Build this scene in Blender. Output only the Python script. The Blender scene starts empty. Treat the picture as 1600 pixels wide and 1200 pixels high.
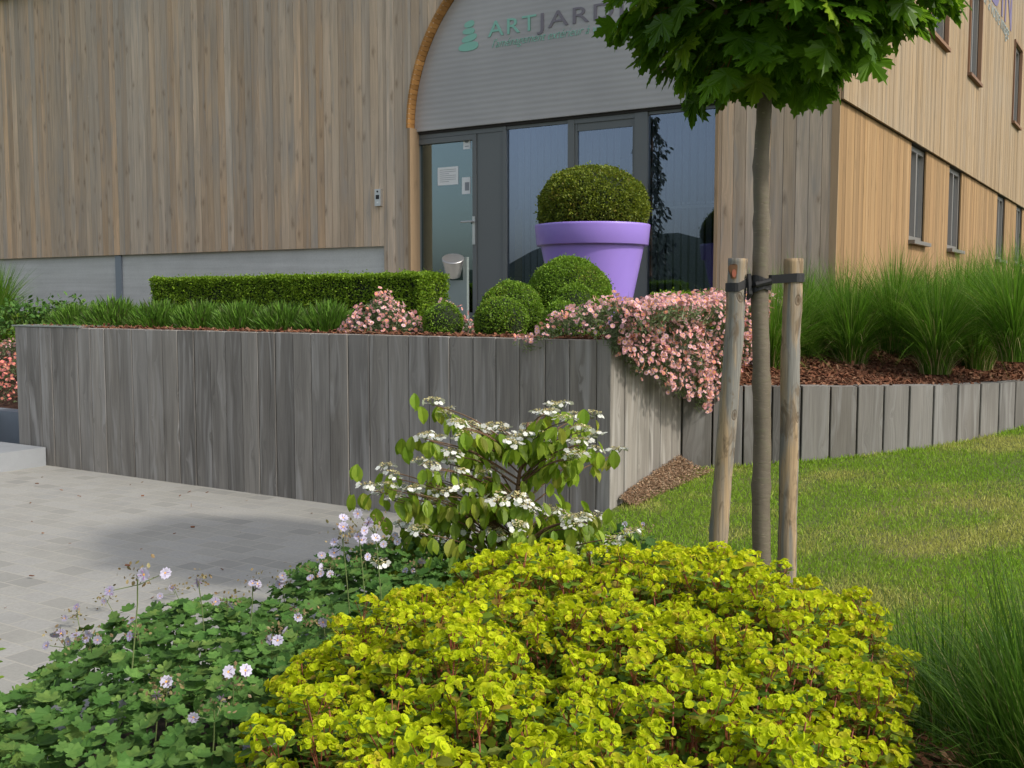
import bpy, math, random
import numpy as np
from math import sin, cos, pi, radians, sqrt
from mathutils import Vector, Matrix, noise

# ------------------------------------------------------------ camera, sky, sun, exposure
S = bpy.context.scene
FPX, HOR = 1647.0, 467.0
PITCH = math.atan((600 - HOR) / FPX)
cam = bpy.data.cameras.new('camera'); camo = bpy.data.objects.new('camera', cam)
S.collection.objects.link(camo); S.camera = camo
camo.location = (0, 0, 1.5); camo.rotation_euler = (radians(90) - PITCH, 0, 0)
cam.sensor_width = 36; cam.lens = FPX / 1600 * 36; cam.clip_start = .05; cam.clip_end = 2000
SUN_AZ, SUN_EL = radians(123.5), radians(41.5)
w = bpy.data.worlds.new('World'); S.world = w; w.use_nodes = True
wt = w.node_tree; wt.nodes.clear()
sky = wt.nodes.new('ShaderNodeTexSky'); sky.sky_type = 'NISHITA'; sky.sun_disc = False
sky.sun_elevation = SUN_EL; sky.sun_rotation = SUN_AZ; sky.air_density = 1.0; sky.dust_density = 3.0; sky.ozone_density = 1.0
bg = wt.nodes.new('ShaderNodeBackground'); bg.inputs[1].default_value = 0.15
wo = wt.nodes.new('ShaderNodeOutputWorld')
hs = wt.nodes.new('ShaderNodeHueSaturation'); hs.inputs['Saturation'].default_value = .55   # thin high cloud whitens the sky
wt.links.new(sky.outputs[0], hs.inputs['Color']); wt.links.new(hs.outputs[0], bg.inputs[0]); wt.links.new(bg.outputs[0], wo.inputs[0])
sl = bpy.data.lights.new('sun', 'SUN'); sl.energy = 2.0; sl.angle = radians(3.0); sl.color = (1.0, .93, .82)
so = bpy.data.objects.new('sun', sl); S.collection.objects.link(so)
SUND = Vector((sin(SUN_AZ) * cos(SUN_EL), cos(SUN_AZ) * cos(SUN_EL), sin(SUN_EL)))
so.rotation_euler = SUND.to_track_quat('Z', 'Y').to_euler(); so.location = (6, -6, 8)
S.view_settings.view_transform = 'Standard'; S.view_settings.look = 'None'
S.view_settings.exposure = 0.45; S.view_settings.gamma = 1.0
S.render.engine = 'CYCLES'; S.cycles.use_denoising = True
S.cycles.max_bounces = 6; S.cycles.transparent_max_bounces = 8

# ------------------------------------------------------------ measuring helpers
rng = np.random.default_rng(7); random.seed(7)
CAMP = np.array([0, 0, 1.5])
def ray(px, py):
    a, b = px - 800, 600 - py
    return np.array([a, b * sin(PITCH) + FPX * cos(PITCH), b * cos(PITCH) - FPX * sin(PITCH)])
def at_z(px, py, z):
    d = ray(px, py); return CAMP + d * ((z - 1.5) / d[2])
def at_y(px, py, Y):
    d = ray(px, py); return CAMP + d * (Y / d[1])
CC = np.array([3.0, 9.94]); TH = radians(32.05)
UD = np.array([cos(TH), -sin(TH)]); ND = np.array([-sin(TH), -cos(TH)])
def B(U, V, z):                       # building frame: U along the front, V out of it
    p = CC + UD * U + ND * V; return (float(p[0]), float(p[1]), float(z))
def fac(px, py, V=0.0):               # pixel -> (U, z) on the front at offset V
    d = ray(px, py); n = ND; k = (V - np.dot(-CC, n)) / np.dot(d[:2], n)
    p = d * k; q = p[:2] - CC
    return float(np.dot(q, UD)), float(1.5 + p[2])
def sid(px, py, U=0.0):               # pixel -> (T going away along the side, z)
    d = ray(px, py); k = (U + np.dot(CC, UD)) / np.dot(d[:2], UD)
    p = d * k; q = p[:2] - CC
    return float(-np.dot(q, ND)), float(1.5 + p[2])
def SB(T, o, z):                      # side frame: T away, o outwards
    return B(o, -T, z)

# ------------------------------------------------------------ mesh building
class Geo:
    def __init__(s):
        s.V = []; s.L = []; s.T = []; s.M = []; s.R = []; s.UV = []; s.n = 0; s.uv = False
    def add(s, verts, faces, mi=0, rnd=None, uv=None):
        verts = np.asarray(verts, float).reshape(-1, 3)
        s.V.append(verts)
        L = np.fromiter((i for f in faces for i in f), int) + s.n
        s.L.append(L); T = np.array([len(f) for f in faces]); s.T.append(T)
        s.M.append(np.full(len(T), mi)); r = rng.random(3) if rnd is None else np.asarray(rnd, float)
        s.R.append(np.tile(r, (len(T), 1)))
        if uv is None: s.UV.append(np.zeros((len(L), 2)))
        else: s.uv = True; s.UV.append(np.asarray(uv, float)[L - s.n])
        s.n += len(verts)
    def scatter(s, tm, P, T, N, Sc, mi=0, rnd=None, fmi=None):
        tv, tf = np.asarray(tm[0], float), tm[1]; n, k = len(P), len(tv)
        if n == 0: return
        T = T / np.linalg.norm(T, axis=1, keepdims=True)
        N = N - T * np.sum(N * T, axis=1, keepdims=True); ln = np.linalg.norm(N, axis=1, keepdims=True)
        N = np.where(ln > 1e-6, N / np.maximum(ln, 1e-6), np.array([.3, .5, .8])); X = np.cross(T, N)
        Sc = np.asarray(Sc, float)
        if Sc.ndim == 1: Sc = np.stack([Sc, Sc, Sc], 1)
        q = tv[None] * Sc[:, None, :]
        W = P[:, None, :] + q[..., 0:1] * X[:, None, :] + q[..., 1:2] * T[:, None, :] + q[..., 2:3] * N[:, None, :]
        s.V.append(W.reshape(-1, 3))
        fl = np.fromiter((i for f in tf for i in f), int); ft = np.array([len(f) for f in tf])
        s.L.append((fl[None] + (np.arange(n) * k)[:, None]).ravel() + s.n)
        s.T.append(np.tile(ft, n))
        m = np.full(len(ft), mi) if fmi is None else np.asarray(fmi)
        s.M.append(np.tile(m, n))
        r = rng.random((n, 3)) if rnd is None else rnd
        s.R.append(np.repeat(r, len(ft), axis=0)); s.UV.append(np.zeros((len(fl) * n, 2)))
        s.n += n * k
    def box8(s, c, mi=0, rnd=None, uvo=None):      # c: bottom 4, top 4
        uv = None
        if uvo is not None:
            a, b = np.array(c[0]), np.array(c[1]); d = np.array(c[3])
            wd = np.linalg.norm(b - a); dp = np.linalg.norm(d - a)
            x = [0, wd, wd + .0, 0.0]
            uv = [(uvo[0] + x[i % 4] + (dp if i % 4 in (2, 3) else 0), uvo[1] + c[i][2]) for i in range(8)]
        s.add(c, [(3, 2, 1, 0), (4, 5, 6, 7), (0, 1, 5, 4), (1, 2, 6, 5), (2, 3, 7, 6), (3, 0, 4, 7)], mi, rnd, uv)
    def bbox(s, f, a0, a1, b0, b1, z0, z1, mi=0, rnd=None, uvo=None):   # f(a,b,z) frame
        s.box8([f(a0, b0, z0), f(a1, b0, z0), f(a1, b1, z0), f(a0, b1, z0),
                f(a0, b0, z1), f(a1, b0, z1), f(a1, b1, z1), f(a0, b1, z1)], mi, rnd, uvo)
    def tube(s, pts, rad, n=8, mi=0, rnd=None, cap=True):
        pts = np.asarray(pts, float); m = len(pts)
        rad = np.full(m, rad) if np.isscalar(rad) else np.asarray(rad)
        t = np.gradient(pts, axis=0); t /= np.linalg.norm(t, axis=1, keepdims=True)
        ref = np.array([0, 1, 0]) if abs(t[0][2]) > .8 else np.array([0, 0, 1.])
        a = np.arange(n) / n * 2 * pi; vs = []; uv = []; ln = 0
        for i in range(m):
            x = np.cross(ref, t[i]); x /= np.linalg.norm(x); y = np.cross(t[i], x)
            if i: ln += np.linalg.norm(pts[i] - pts[i - 1])
            vs.append(pts[i] + rad[i] * (np.cos(a)[:, None] * x + np.sin(a)[:, None] * y))
            uv += [(k / n * 2 * pi * rad[i], ln) for k in range(n)]
        f = [(i * n + j, i * n + (j + 1) % n, (i + 1) * n + (j + 1) % n, (i + 1) * n + j) for i in range(m - 1) for j in range(n)]
        if cap: f += [tuple(range(n))[::-1], tuple((m - 1) * n + j for j in range(n))]
        s.add(np.concatenate(vs), f, mi, rnd, uv)
    def lathe(s, prof, c, n=48, mi=0, ax=None):
        prof = np.asarray(prof, float); a = np.arange(n) / n * 2 * pi
        R = np.eye(3) if ax is None else np.array(Vector((0, 0, 1)).rotation_difference(Vector(ax)).to_matrix())
        vs = np.concatenate([np.stack([r * np.cos(a), r * np.sin(a), np.full(n, z)], 1) for r, z in prof]) @ R.T + np.asarray(c)
        m = len(prof)
        s.add(vs, [(i * n + j, i * n + (j + 1) % n, (i + 1) * n + (j + 1) % n, (i + 1) * n + j) for i in range(m - 1) for j in range(n)], mi, (.5, .5, .5))
    def build(s, name, mats, parent=None, smooth=False):
        me = bpy.data.meshes.new(name)
        V = np.concatenate(s.V); L = np.concatenate(s.L); T = np.concatenate(s.T)
        me.vertices.add(len(V)); me.vertices.foreach_set('co', V.astype(np.float32).ravel())
        me.loops.add(len(L)); me.loops.foreach_set('vertex_index', L.astype(np.int32))
        me.polygons.add(len(T)); st = np.concatenate([[0], np.cumsum(T)[:-1]])
        me.polygons.foreach_set('loop_start', st.astype(np.int32))
        for m in (mats if isinstance(mats, (list, tuple)) else [mats]): me.materials.append(m)
        me.polygons.foreach_set('material_index', np.concatenate(s.M).astype(np.int32))
        me.polygons.foreach_set('use_smooth', np.full(len(T), bool(smooth)))
        at = me.attributes.new('rnd', 'FLOAT_COLOR', 'FACE')
        R = np.concatenate(s.R); at.data.foreach_set('color', np.concatenate([R, np.ones((len(R), 1))], 1).astype(np.float32).ravel())
        if s.uv:
            u = me.uv_layers.new(name='UVMap'); u.data.foreach_set('uv', np.concatenate(s.UV).astype(np.float32).ravel())
        me.update(); me.validate()
        o = bpy.data.objects.new(name, me); S.collection.objects.link(o)
        if parent is not None: attach(o, parent)
        return o
def world(p):
    return p.matrix_basis.copy() if p.parent is None else world(p.parent) @ p.matrix_parent_inverse @ p.matrix_basis
def attach(o, p):
    o.parent = p; o.matrix_parent_inverse = world(p).inverted()
def tag(o, label=None, cat=None, group=None, kind=None):
    if label: o['label'] = label
    if cat: o['category'] = cat
    if group: o['group'] = group
    if kind: o['kind'] = kind
    return o
def thing(name, loc, label, cat, group=None):
    o = bpy.data.objects.new(name, None); o.empty_display_size = .2; S.collection.objects.link(o); o.location = loc
    return tag(o, label, cat, group)

# ------------------------------------------------------------ materials
class NT:
    def __init__(s, name):
        s.m = bpy.data.materials.new(name); s.m.use_nodes = True; s.t = s.m.node_tree; s.t.nodes.clear()
    def n(s, ty, **kw):
        o = s.t.nodes.new('ShaderNode' + ty); ins = kw.pop('i', {})
        for k, v in kw.items(): setattr(o, k, v)
        for k, v in ins.items(): s.put(o, k, v)
        return o
    def put(s, o, k, v):
        sk = o.inputs[k]
        if isinstance(v, bpy.types.NodeSocket): s.t.links.new(v, sk)
        elif isinstance(v, bpy.types.Node): s.t.links.new(v.outputs[0], sk)
        elif isinstance(v, (tuple, list)) and sk.type == 'RGBA' and len(v) == 3: sk.default_value = (*v, 1)
        else: sk.default_value = v
    def math(s, op, a, b=0.0, c=0.0, clamp=False):
        return s.n('Math', operation=op, use_clamp=clamp, i={0: a, 1: b, 2: c}).outputs[0]
    def mix(s, f, a, b, mode='MIX'):
        o = s.n('Mix', data_type='RGBA', blend_type=mode); s.put(o, 0, f); s.put(o, 6, a); s.put(o, 7, b); return o.outputs[2]
    def ramp(s, f, pts):
        o = s.n('ValToRGB', i={0: f}); e = o.color_ramp.elements
        while len(e) < len(pts): e.new(.5)
        for x, (p, c) in zip(e, pts): x.position = p; x.color = (c, c, c, 1) if np.isscalar(c) else (*c, 1)
        return o.outputs[0]
    def map(s, v, sc, loc=(0, 0, 0), rot=(0, 0, 0)):
        o = s.n('Mapping', i={0: v}); s.put(o, 'Scale', sc); s.put(o, 'Location', loc); s.put(o, 'Rotation', rot); return o.outputs[0]
    def noise(s, v, sc=5, det=3, ro=.5, dist=0):
        o = s.n('TexNoise', i={'Vector': v, 'Scale': sc, 'Detail': det, 'Roughness': ro, 'Distortion': dist}); return o.outputs[0]
    def rnd(s):
        a = s.n('Attribute', attribute_name='rnd'); sp = s.n('SeparateColor', i={0: a.outputs[0]})
        return sp.outputs[0], sp.outputs[1], sp.outputs[2]
    def bump(s, h, st=.3, d=.005, nrm=None):
        o = s.n('Bump', i={'Height': h, 'Strength': st, 'Distance': d})
        return o.outputs[0]
    def out(s, sh):
        o = s.n('OutputMaterial'); s.t.links.new(sh if isinstance(sh, bpy.types.NodeSocket) else sh.outputs[0], o.inputs[0]); return s.m
    def pbsdf(s, col, rough=.6, nrm=None, **kw):
        o = s.n('BsdfPrincipled', i={'Base Color': col, 'Roughness': rough})
        if nrm is not None: s.put(o, 'Normal', nrm)
        for k, v in kw.items(): s.put(o, k.replace('_', ' '), v)
        return s.out(o)

def wood(name, cols, grain=.5, knots=.5, rough=.8, weather=None, gsc=1.0, streak=0.0, wav=.6):
    m = NT(name); r, g, b = m.rnd()
    uv = m.n('UVMap'); off = m.n('CombineXYZ', i={0: m.math('MULTIPLY', g, 7.3), 1: m.math('MULTIPLY', b, 31.7), 2: m.math('MULTIPLY', r, 9.1)})
    v = m.n('VectorMath', operation='ADD', i={0: uv.outputs[0], 1: off.outputs[0]}).outputs[0]
    # knots bend the grain round them
    wk = m.n('TexNoise', i={'Vector': m.map(v, (26, 16, 1)), 'Scale': 1.0, 'Detail': 2.0})
    vk = m.n('VectorMath', operation='MULTIPLY_ADD', i={0: wk.outputs[1], 1: (.035, .07, 0), 2: v}).outputs[0]
    kn = m.n('TexVoronoi', voronoi_dimensions='2D', i={'Vector': m.map(vk, (5.5, 2.0, 1)), 'Scale': 1.0, 'Randomness': 1.0})
    kd = kn.outputs['Distance']
    warp = m.math('MULTIPLY', m.math('EXPONENT', m.math('MULTIPLY', kd, -9)), .05)
    v2 = m.n('VectorMath', operation='ADD', i={0: v, 1: m.n('CombineXYZ', i={0: warp, 1: 0.0, 2: 0.0}).outputs[0]}).outputs[0]
    big = m.noise(m.map(v2, (14 * gsc, .8, 1)), 1.0, 3, .55, wav)
    fine = m.noise(m.map(v2, (110 * gsc, 2.4, 1)), 1.0, 4, .65, .3)
    c = m.mix(r, cols[0], cols[1]); c = m.mix(m.math('MULTIPLY', b, .8), c, cols[2])
    gr = m.math('MULTIPLY_ADD', fine, grain, m.math('MULTIPLY', big, grain * 1.2))
    val = m.math('ADD', m.math('SUBTRACT', 1.0, grain * 1.1), gr)
    val = m.math('MULTIPLY', val, m.math('MULTIPLY_ADD', g, .36, .82))
    c = m.mix(1.0, c, m.n('CombineColor', i={0: val, 1: val, 2: val}).outputs[0], 'MULTIPLY')
    km = m.math('MULTIPLY', m.ramp(kd, [(0.03, 1.0), (.10, 0.45), (.19, 0.0)]), knots)
    km = m.math('MULTIPLY', km, m.ramp(kn.outputs['Color'], [(.35, 0.0), (.5, 1.0)]))
    c = m.mix(m.math('MULTIPLY', km, .8), c, tuple(x * .38 for x in cols[1]))
    if weather:
        wn = m.noise(m.map(v2, (9, .7, 1)), 1.0, 3, .6, 1.2)
        c = m.mix(m.ramp(wn, [(.5, 0.0), (.68, streak)]), c, weather)
        tc = m.n('TexCoord'); pn = m.noise(tc.outputs['Object'], .55, 3, .6)
        c = m.mix(m.ramp(pn, [(.45, 0.0), (.7, .35)]), c, weather)
    nb = m.bump(m.math('SUBTRACT', fine, m.math('MULTIPLY', km, .6)), .5, .004)
    return m.pbsdf(c, rough, nb, Specular_IOR_Level=.25)

def leafmat(name, c1, c2, c3=None, tr=.35, spec=.35, rough=.45, vein=0.0, var=.7):
    m = NT(name); r, g, b = m.rnd()
    c = m.mix(r, c1, c2)
    if c3: c = m.mix(m.ramp(b, [(.72, 0.0), (.95, .9)]), c, c3)
    c = m.n('HueSaturation', i={'Color': c, 'Value': m.math('MULTIPLY_ADD', g, var, 1 - var * .5), 'Saturation': 1.0}).outputs[0]
    if vein:
        tc = m.n('TexCoord'); nz = m.noise(tc.outputs['Object'], 60, 2, .6)
        c = m.mix(m.ramp(nz, [(.4, 0.0), (.65, vein)]), c, c1)
    p = m.n('BsdfPrincipled', i={'Base Color': c, 'Roughness': rough, 'Specular IOR Level': spec})
    t = m.n('BsdfTranslucent', i={0: m.mix(.25, c, (c2[0] * 1.3, c2[1] * 1.3, c2[2] * .4))})
    x = m.n('MixShader', i={0: tr}); m.t.links.new(p.outputs[0], x.inputs[1]); m.t.links.new(t.outputs[0], x.inputs[2])
    return m.out(x)

def plain(name, col, rough=.5, nz=.12, sc=8, metal=0.0, bump=0.0, spec=.5, **kw):
    m = NT(name); tc = m.n('TexCoord'); n1 = m.noise(tc.outputs['Object'], sc, 5, .6)
    v = m.math('MULTIPLY_ADD', n1, nz * 2, 1 - nz)
    c = m.mix(1.0, col, m.n('CombineColor', i={0: v, 1: v, 2: v}).outputs[0], 'MULTIPLY')
    nb = m.bump(m.noise(tc.outputs['Object'], sc * 9, 4, .6), bump, .004) if bump else None
    return m.pbsdf(c, m.math('MULTIPLY_ADD', n1, .2, rough - .1), nb, Metallic=metal, Specular_IOR_Level=spec, **kw)

M = {}
M['clad'] = wood('weathered_larch', [(.48, .37, .26), (.54, .37, .225), (.44, .375, .30)], .72, .8, weather=(.31, .295, .27), streak=.5)
M['side'] = wood('fresh_larch', [(.295, .215, .125), (.335, .25, .155), (.26, .185, .105)], .4, .5, weather=(.30, .27, .22), streak=.4, gsc=1.3)
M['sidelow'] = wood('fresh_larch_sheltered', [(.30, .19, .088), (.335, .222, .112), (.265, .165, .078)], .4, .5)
M['reveal'] = wood('oiled_wood', [(.36, .18, .055), (.42, .22, .075), (.30, .15, .045)], .4, .3)
M['post'] = wood('pale_post_wood', [(.32, .225, .135), (.35, .24, .14), (.30, .215, .135)], .3, .4)
M['hard'] = wood('silvered_hardwood', [(.215, .195, .165), (.25, .232, .205), (.19, .178, .16)], 1.0, .12, weather=(.37, .355, .33), streak=.8, rough=.75, gsc=.9, wav=.25)
M['sleeper'] = wood('silvered_hardwood_pale', [(.155, .14, .12), (.19, .18, .165), (.12, .115, .11)], .8, .12, weather=(.27, .265, .255), streak=.9, rough=.8, gsc=.8, wav=.5)
M['stake'] = wood('debarked_stake_wood', [(.25, .20, .14), (.25, .20, .14), (.22, .19, .15)], .9, .95, weather=(.20, .205, .20), streak=1.0, gsc=.8)
M['dark'] = plain('dark_gap', (.025, .022, .02), .9)
M['frame'] = plain('grey_aluminium', (.115, .125, .125), .42, .04)
M['frame2'] = plain('brown_grey_window_frame', (.16, .15, .135), .45, .05)
M['brownwood'] = wood('brown_window_casing', [(.24, .14, .085), (.26, .15, .09), (.2, .12, .08)], .3, .1)
M['steel'] = plain('brushed_steel', (.55, .55, .54), .36, .1, 30, .9)
M['steelpanel'] = plain('grey_steel_panel', (.26, .31, .30), .45, .06, 10, .3)
M['purple'] = plain('purple_planter_plastic', (.315, .215, .66), .34, .07, 5, Coat_Weight=.2)
M['black'] = plain('black_rubber', (.014, .014, .015), .6, .2, 20)
M['soil'] = plain('dark_soil', (.045, .03, .02), .95, .5, 30, bump=.8)
M['green'] = plain('mint_lettering', (.22, .47, .38), .5, .03)
M['greyletter'] = plain('dark_lettering', (.17, .155, .18), .5, .03)
M['violet'] = plain('violet_lettering', (.115, .09, .20), .5, .03)
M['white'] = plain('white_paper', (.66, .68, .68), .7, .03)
M['ink'] = plain('grey_print', (.22, .24, .26), .8, .03)
M['roofm'] = plain('zinc_roof', (.22, .25, .29), .4, .08, 3, .4)
M['bluestone'] = plain('blue_stone', (.27, .285, .30), .7, .16, 6, bump=.15)
M['bluestone2'] = plain('dark_blue_stone', (.19, .215, .24), .7, .16, 6, bump=.15)
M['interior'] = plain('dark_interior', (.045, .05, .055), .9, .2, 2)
M['tan'] = plain('tan_board', (.42, .33, .16), .6, .05)

def stakewood():
    m = NT('debarked_round_wood'); tc = m.n('TexCoord'); v = tc.outputs['Object']; uv = m.n('UVMap').outputs[0]
    n0 = m.noise(m.map(v, (16, 16, 1.6)), 1.0, 3, .55, 1.0); n1 = m.noise(m.map(v, (130, 130, 4)), 1.0, 4, .65, .4); n2 = m.noise(m.map(v, (20, 20, 8)), 1.0, 3, .6, .8)
    c = m.mix(m.ramp(n0, [(.42, 0.0), (.58, 1.0)]), (.20, .195, .175), (.34, .25, .15))
    c = m.mix(m.ramp(n2, [(.55, 0.0), (.66, .75)]), c, (.13, .095, .06))
    kn = m.n('TexVoronoi', voronoi_dimensions='2D', i={'Vector': m.map(uv, (5.2, 3.4, 1), (.3, .1, 0)), 'Scale': 1.0}); kd = kn.outputs['Distance']
    ring = m.ramp(kd, [(.02, 1.0), (.05, .45), (.07, .85), (.09, 0.0)])
    c = m.mix(m.math('MULTIPLY', ring, .8), c, (.09, .06, .035))
    val = m.math('MULTIPLY_ADD', n1, 1.3, .35); c = m.mix(1.0, c, m.n('CombineColor', i={0: val, 1: val, 2: val}).outputs[0], 'MULTIPLY')
    return m.pbsdf(c, .85, m.bump(m.math('SUBTRACT', n1, ring), .6, .004), Specular_IOR_Level=.2)
M['stake'] = stakewood()

def concrete():
    m = NT('board_marked_concrete'); tc = m.n('TexCoord'); v = tc.outputs['Object']
    n1 = m.noise(v, 1.2, 5, .6); st = m.noise(m.map(v, (.6, .6, 22)), 1, 3, .5); sp = m.noise(v, 60, 2, .5)
    f = m.math('ADD', m.math('MULTIPLY', n1, .4), m.math('ADD', m.math('MULTIPLY', st, .35), m.math('MULTIPLY', sp, .25)))
    c = m.ramp(f, [(.35, (.42, .43, .405)), (.62, (.58, .59, .565))])
    return m.pbsdf(c, .85, m.bump(st, .3, .004))
M['concrete'] = concrete()

def archpanel():
    m = NT('ribbed_grey_panel'); tc = m.n('TexCoord'); v = tc.outputs['Object']
    sp = m.n('SeparateXYZ', i={0: v}); z = sp.outputs[2]
    s_ = m.math('SINE', m.math('MULTIPLY', z, 2 * pi / .062))
    n1 = m.noise(v, 1.1, 4, .5)
    c = m.ramp(m.math('MULTIPLY_ADD', s_, .07, n1), [(.3, (.33, .322, .315)), (.7, (.40, .388, .376))])
    return m.pbsdf(c, .42, m.bump(s_, .16, .004), Metallic=.15)
M['arch'] = archpanel()

def paving():
    m = NT('stone_paving'); tc = m.n('TexCoord'); v = m.map(tc.outputs['Object'], (1, 1, 1), rot=(0, 0, TH))
    br = m.n('TexBrick', offset=.5, i={'Vector': v, 'Color1': (0, 0, 0), 'Color2': (1, 1, 1), 'Mortar': (.5, .5, .5), 'Scale': 1.0,
             'Mortar Size': .006, 'Mortar Smooth': .3, 'Bias': 0.0, 'Brick Width': .20, 'Row Height': .14})
    cell = m.n('TexNoise', i={'Vector': tc.outputs['Object'], 'Scale': .9, 'Detail': 4.0})
    gr = m.noise(tc.outputs['Object'], 55, 4, .7)
    pick = m.math('MULTIPLY_ADD', m.n('SeparateColor', i={0: br.outputs[0]}).outputs[0], .55, m.math('MULTIPLY', cell.outputs[0], .45))
    c = m.ramp(pick, [(.12, (.25, .25, .235)), (.36, (.32, .315, .285)), (.62, (.36, .355, .33)), (.9, (.30, .30, .285))])
    c = m.mix(m.math('MULTIPLY', m.ramp(gr, [(.35, 0.0), (.75, 1.0)]), .45), c, (.20, .195, .175))
    st = m.noise(tc.outputs['Object'], 2.3, 5, .65); c = m.mix(m.ramp(st, [(.52, 0.0), (.72, .45)]), c, (.23, .225, .205))
    c = m.mix(m.math('MULTIPLY', br.outputs[1], .6), c, (.38, .36, .31))
    h = m.math('SUBTRACT', m.math('MULTIPLY', gr, .35), br.outputs[1])
    return m.pbsdf(c, .85, m.bump(h, .4, .004), Specular_IOR_Level=.3)
M['pave'] = paving()

def turf(name, a, b, c3):
    m = NT(name); tc = m.n('TexCoord'); v = tc.outputs['Object']
    n1 = m.noise(v, 1.3, 5, .6); n2 = m.noise(v, 40, 4, .7)
    c = m.mix(n2, a, b); c = m.mix(m.ramp(n1, [(.5, 0.0), (.66, .8)]), c, c3)
    return m.pbsdf(c, .95, m.bump(n2, .8, .03))
M['turf'] = turf('lawn_ground', (.07, .10, .02), (.14, .16, .035), (.20, .18, .07))
M['field'] = turf('field_grass', (.06, .10, .025), (.08, .12, .03), (.12, .13, .05))
M['hill'] = turf('wooded_hill', (.008, .018, .008), (.014, .028, .010), (.012, .022, .010))
M['mulchbase'] = turf('bark_bed', (.05, .022, .012), (.11, .048, .026), (.07, .030, .016))
M['bark'] = leafmat('bark_chips', (.20, .085, .045), (.11, .045, .026), (.26, .15, .09), tr=0.0, spec=.2, rough=.8)
M['dirt'] = turf('dry_dirt', (.13, .085, .05), (.22, .145, .09), (.10, .075, .04))

def trunkmat():
    m = NT('maple_bark'); tc = m.n('TexCoord'); v = tc.outputs['Object']
    n1 = m.noise(v, 7, 4, .6); n2 = m.noise(m.map(v, (25, 25, 70)), 1, 4, .6); sp = m.noise(m.map(v, (30, 30, 200)), 1, 2, .5)
    c = m.mix(n1, (.085, .07, .05), (.18, .15, .105)); c = m.mix(m.ramp(n2, [(.5, 0.0), (.7, .5)]), c, (.13, .13, .07))
    c = m.mix(m.ramp(sp, [(.66, 0.0), (.72, .5)]), c, (.34, .28, .2))
    return m.pbsdf(c, .75, m.bump(n2, .5, .006))
M['trunk'] = trunkmat()
M['twig'] = plain('woody_twig', (.15, .085, .045), .8, .3, 20)
M['redstem'] = plain('reddish_stem', (.26, .07, .035), .6, .25, 20)
M['greenstem'] = plain('green_stem', (.12, .16, .05), .6, .25, 20)

# glass: thin reflective panes
def glass(name, tint, refl, rtint=(.9, .95, 1)):
    m = NT(name); fr = m.n('LayerWeight', i={0: .35})
    f = m.math('MULTIPLY_ADD', fr.outputs[1], .7, refl, True)
    tc = m.n('TexCoord'); wv = m.bump(m.noise(tc.outputs['Object'], 1.3, 1, .3), .02, .02)
    g = m.n('BsdfGlossy', i={'Color': rtint, 'Roughness': 0.0, 'Normal': wv}); t = m.n('BsdfTransparent', i={0: tint})
    x = m.n('MixShader', i={0: f}); m.t.links.new(t.outputs[0], x.inputs[1]); m.t.links.new(g.outputs[0], x.inputs[2])
    return m.out(x)
M['glass'] = glass('window_glass', (.6, .63, .63), .15, (.66, .78, 1))
M['glassdoor'] = glass('door_glass', (.6, .68, .65), .12, (.66, .82, .88))
M['glass2'] = glass('side_window_glass', (.5, .55, .58), .5)
M['sky_reflection_sheet'] = plain('pale_sky_reflection', (.50, .54, .58), .8, .08)  # pale tone standing for sky reflected in the side panes
M['blind'] = plain('pale_vertical_blind', (.42, .45, .5), .8, .05)
# ------------------------------------------------------------ levels and outlines of the place
ZT = 1.24                                    # terrace level
UC, VC = -.165, 4.245                        # front corner of the high retaining wall
VI = 3.155                                   # where the low wall starts
ZW, ZL = 1.25, .90
UL = -6.25
def lawnz(x, y):
    return float(np.clip(.3 + .09 * (x - 1.19) + .055 * (y - 7.35), .02, 1.0))

# ground: one sheet to the horizon
def grid(name, mat, fx, nu, nv, kind='structure'):
    g = Geo(); vs = [fx(i / nu, j / nv) for j in range(nv + 1) for i in range(nu + 1)]
    fs = [(j * (nu + 1) + i, j * (nu + 1) + i + 1, (j + 1) * (nu + 1) + i + 1, (j + 1) * (nu + 1) + i) for j in range(nv) for i in range(nu)]
    g.add(vs, fs, rnd=(.5, .5, .5)); o = g.build(name, mat, smooth=True); tag(o, kind=kind); return o
grid('ground', M['field'], lambda a, b: (-500 + 1000 * a, -500 + 1000 * b, -.06), 8, 8)
def hillf(a, b):
    an = a * 2 * pi; r = 230 + 170 * b
    h = 1.55 * (13 + 5 * sin(an * 3 + 1.2) + 3 * sin(an * 7) + 1.0 * sin(an * 23) + .8 * sin(an * 61 + 2)) * min(1, sin(pi * min(b * 1.1 + .02, 1)) ** .6 + .0)
    return (r * cos(an), r * sin(an), -1 + h + 1.2 * noise.noise(Vector((an * 60, b * 9, 0))) * (b > 0))
grid('hills', M['hill'], hillf, 260, 10)
o = grid('paving', M['pave'], lambda a, b: (-9.5 + 10.2 * a, -2 + 14.5 * b, 0.0), 2, 2)
# lawn sheet with a gentle slope, right of the bed
def lawnf(a, b):
    y = -1 + 14 * b; x0 = np.interp(y, [-1, 3, 6.4, 7.4, 13], [-1.8, -1.6, .58, 1.1, 1.9]); x = x0 + (16 - x0) * a ** 1.5
    z = lawnz(x, y)
    if a == 0 and y < 6: z = .004
    return (x, y, z + .012 * noise.noise(Vector((x * 2, y * 2, 0))) * (a > 0))
lawn = grid('lawn', M['turf'], lawnf, 50, 60)

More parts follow.
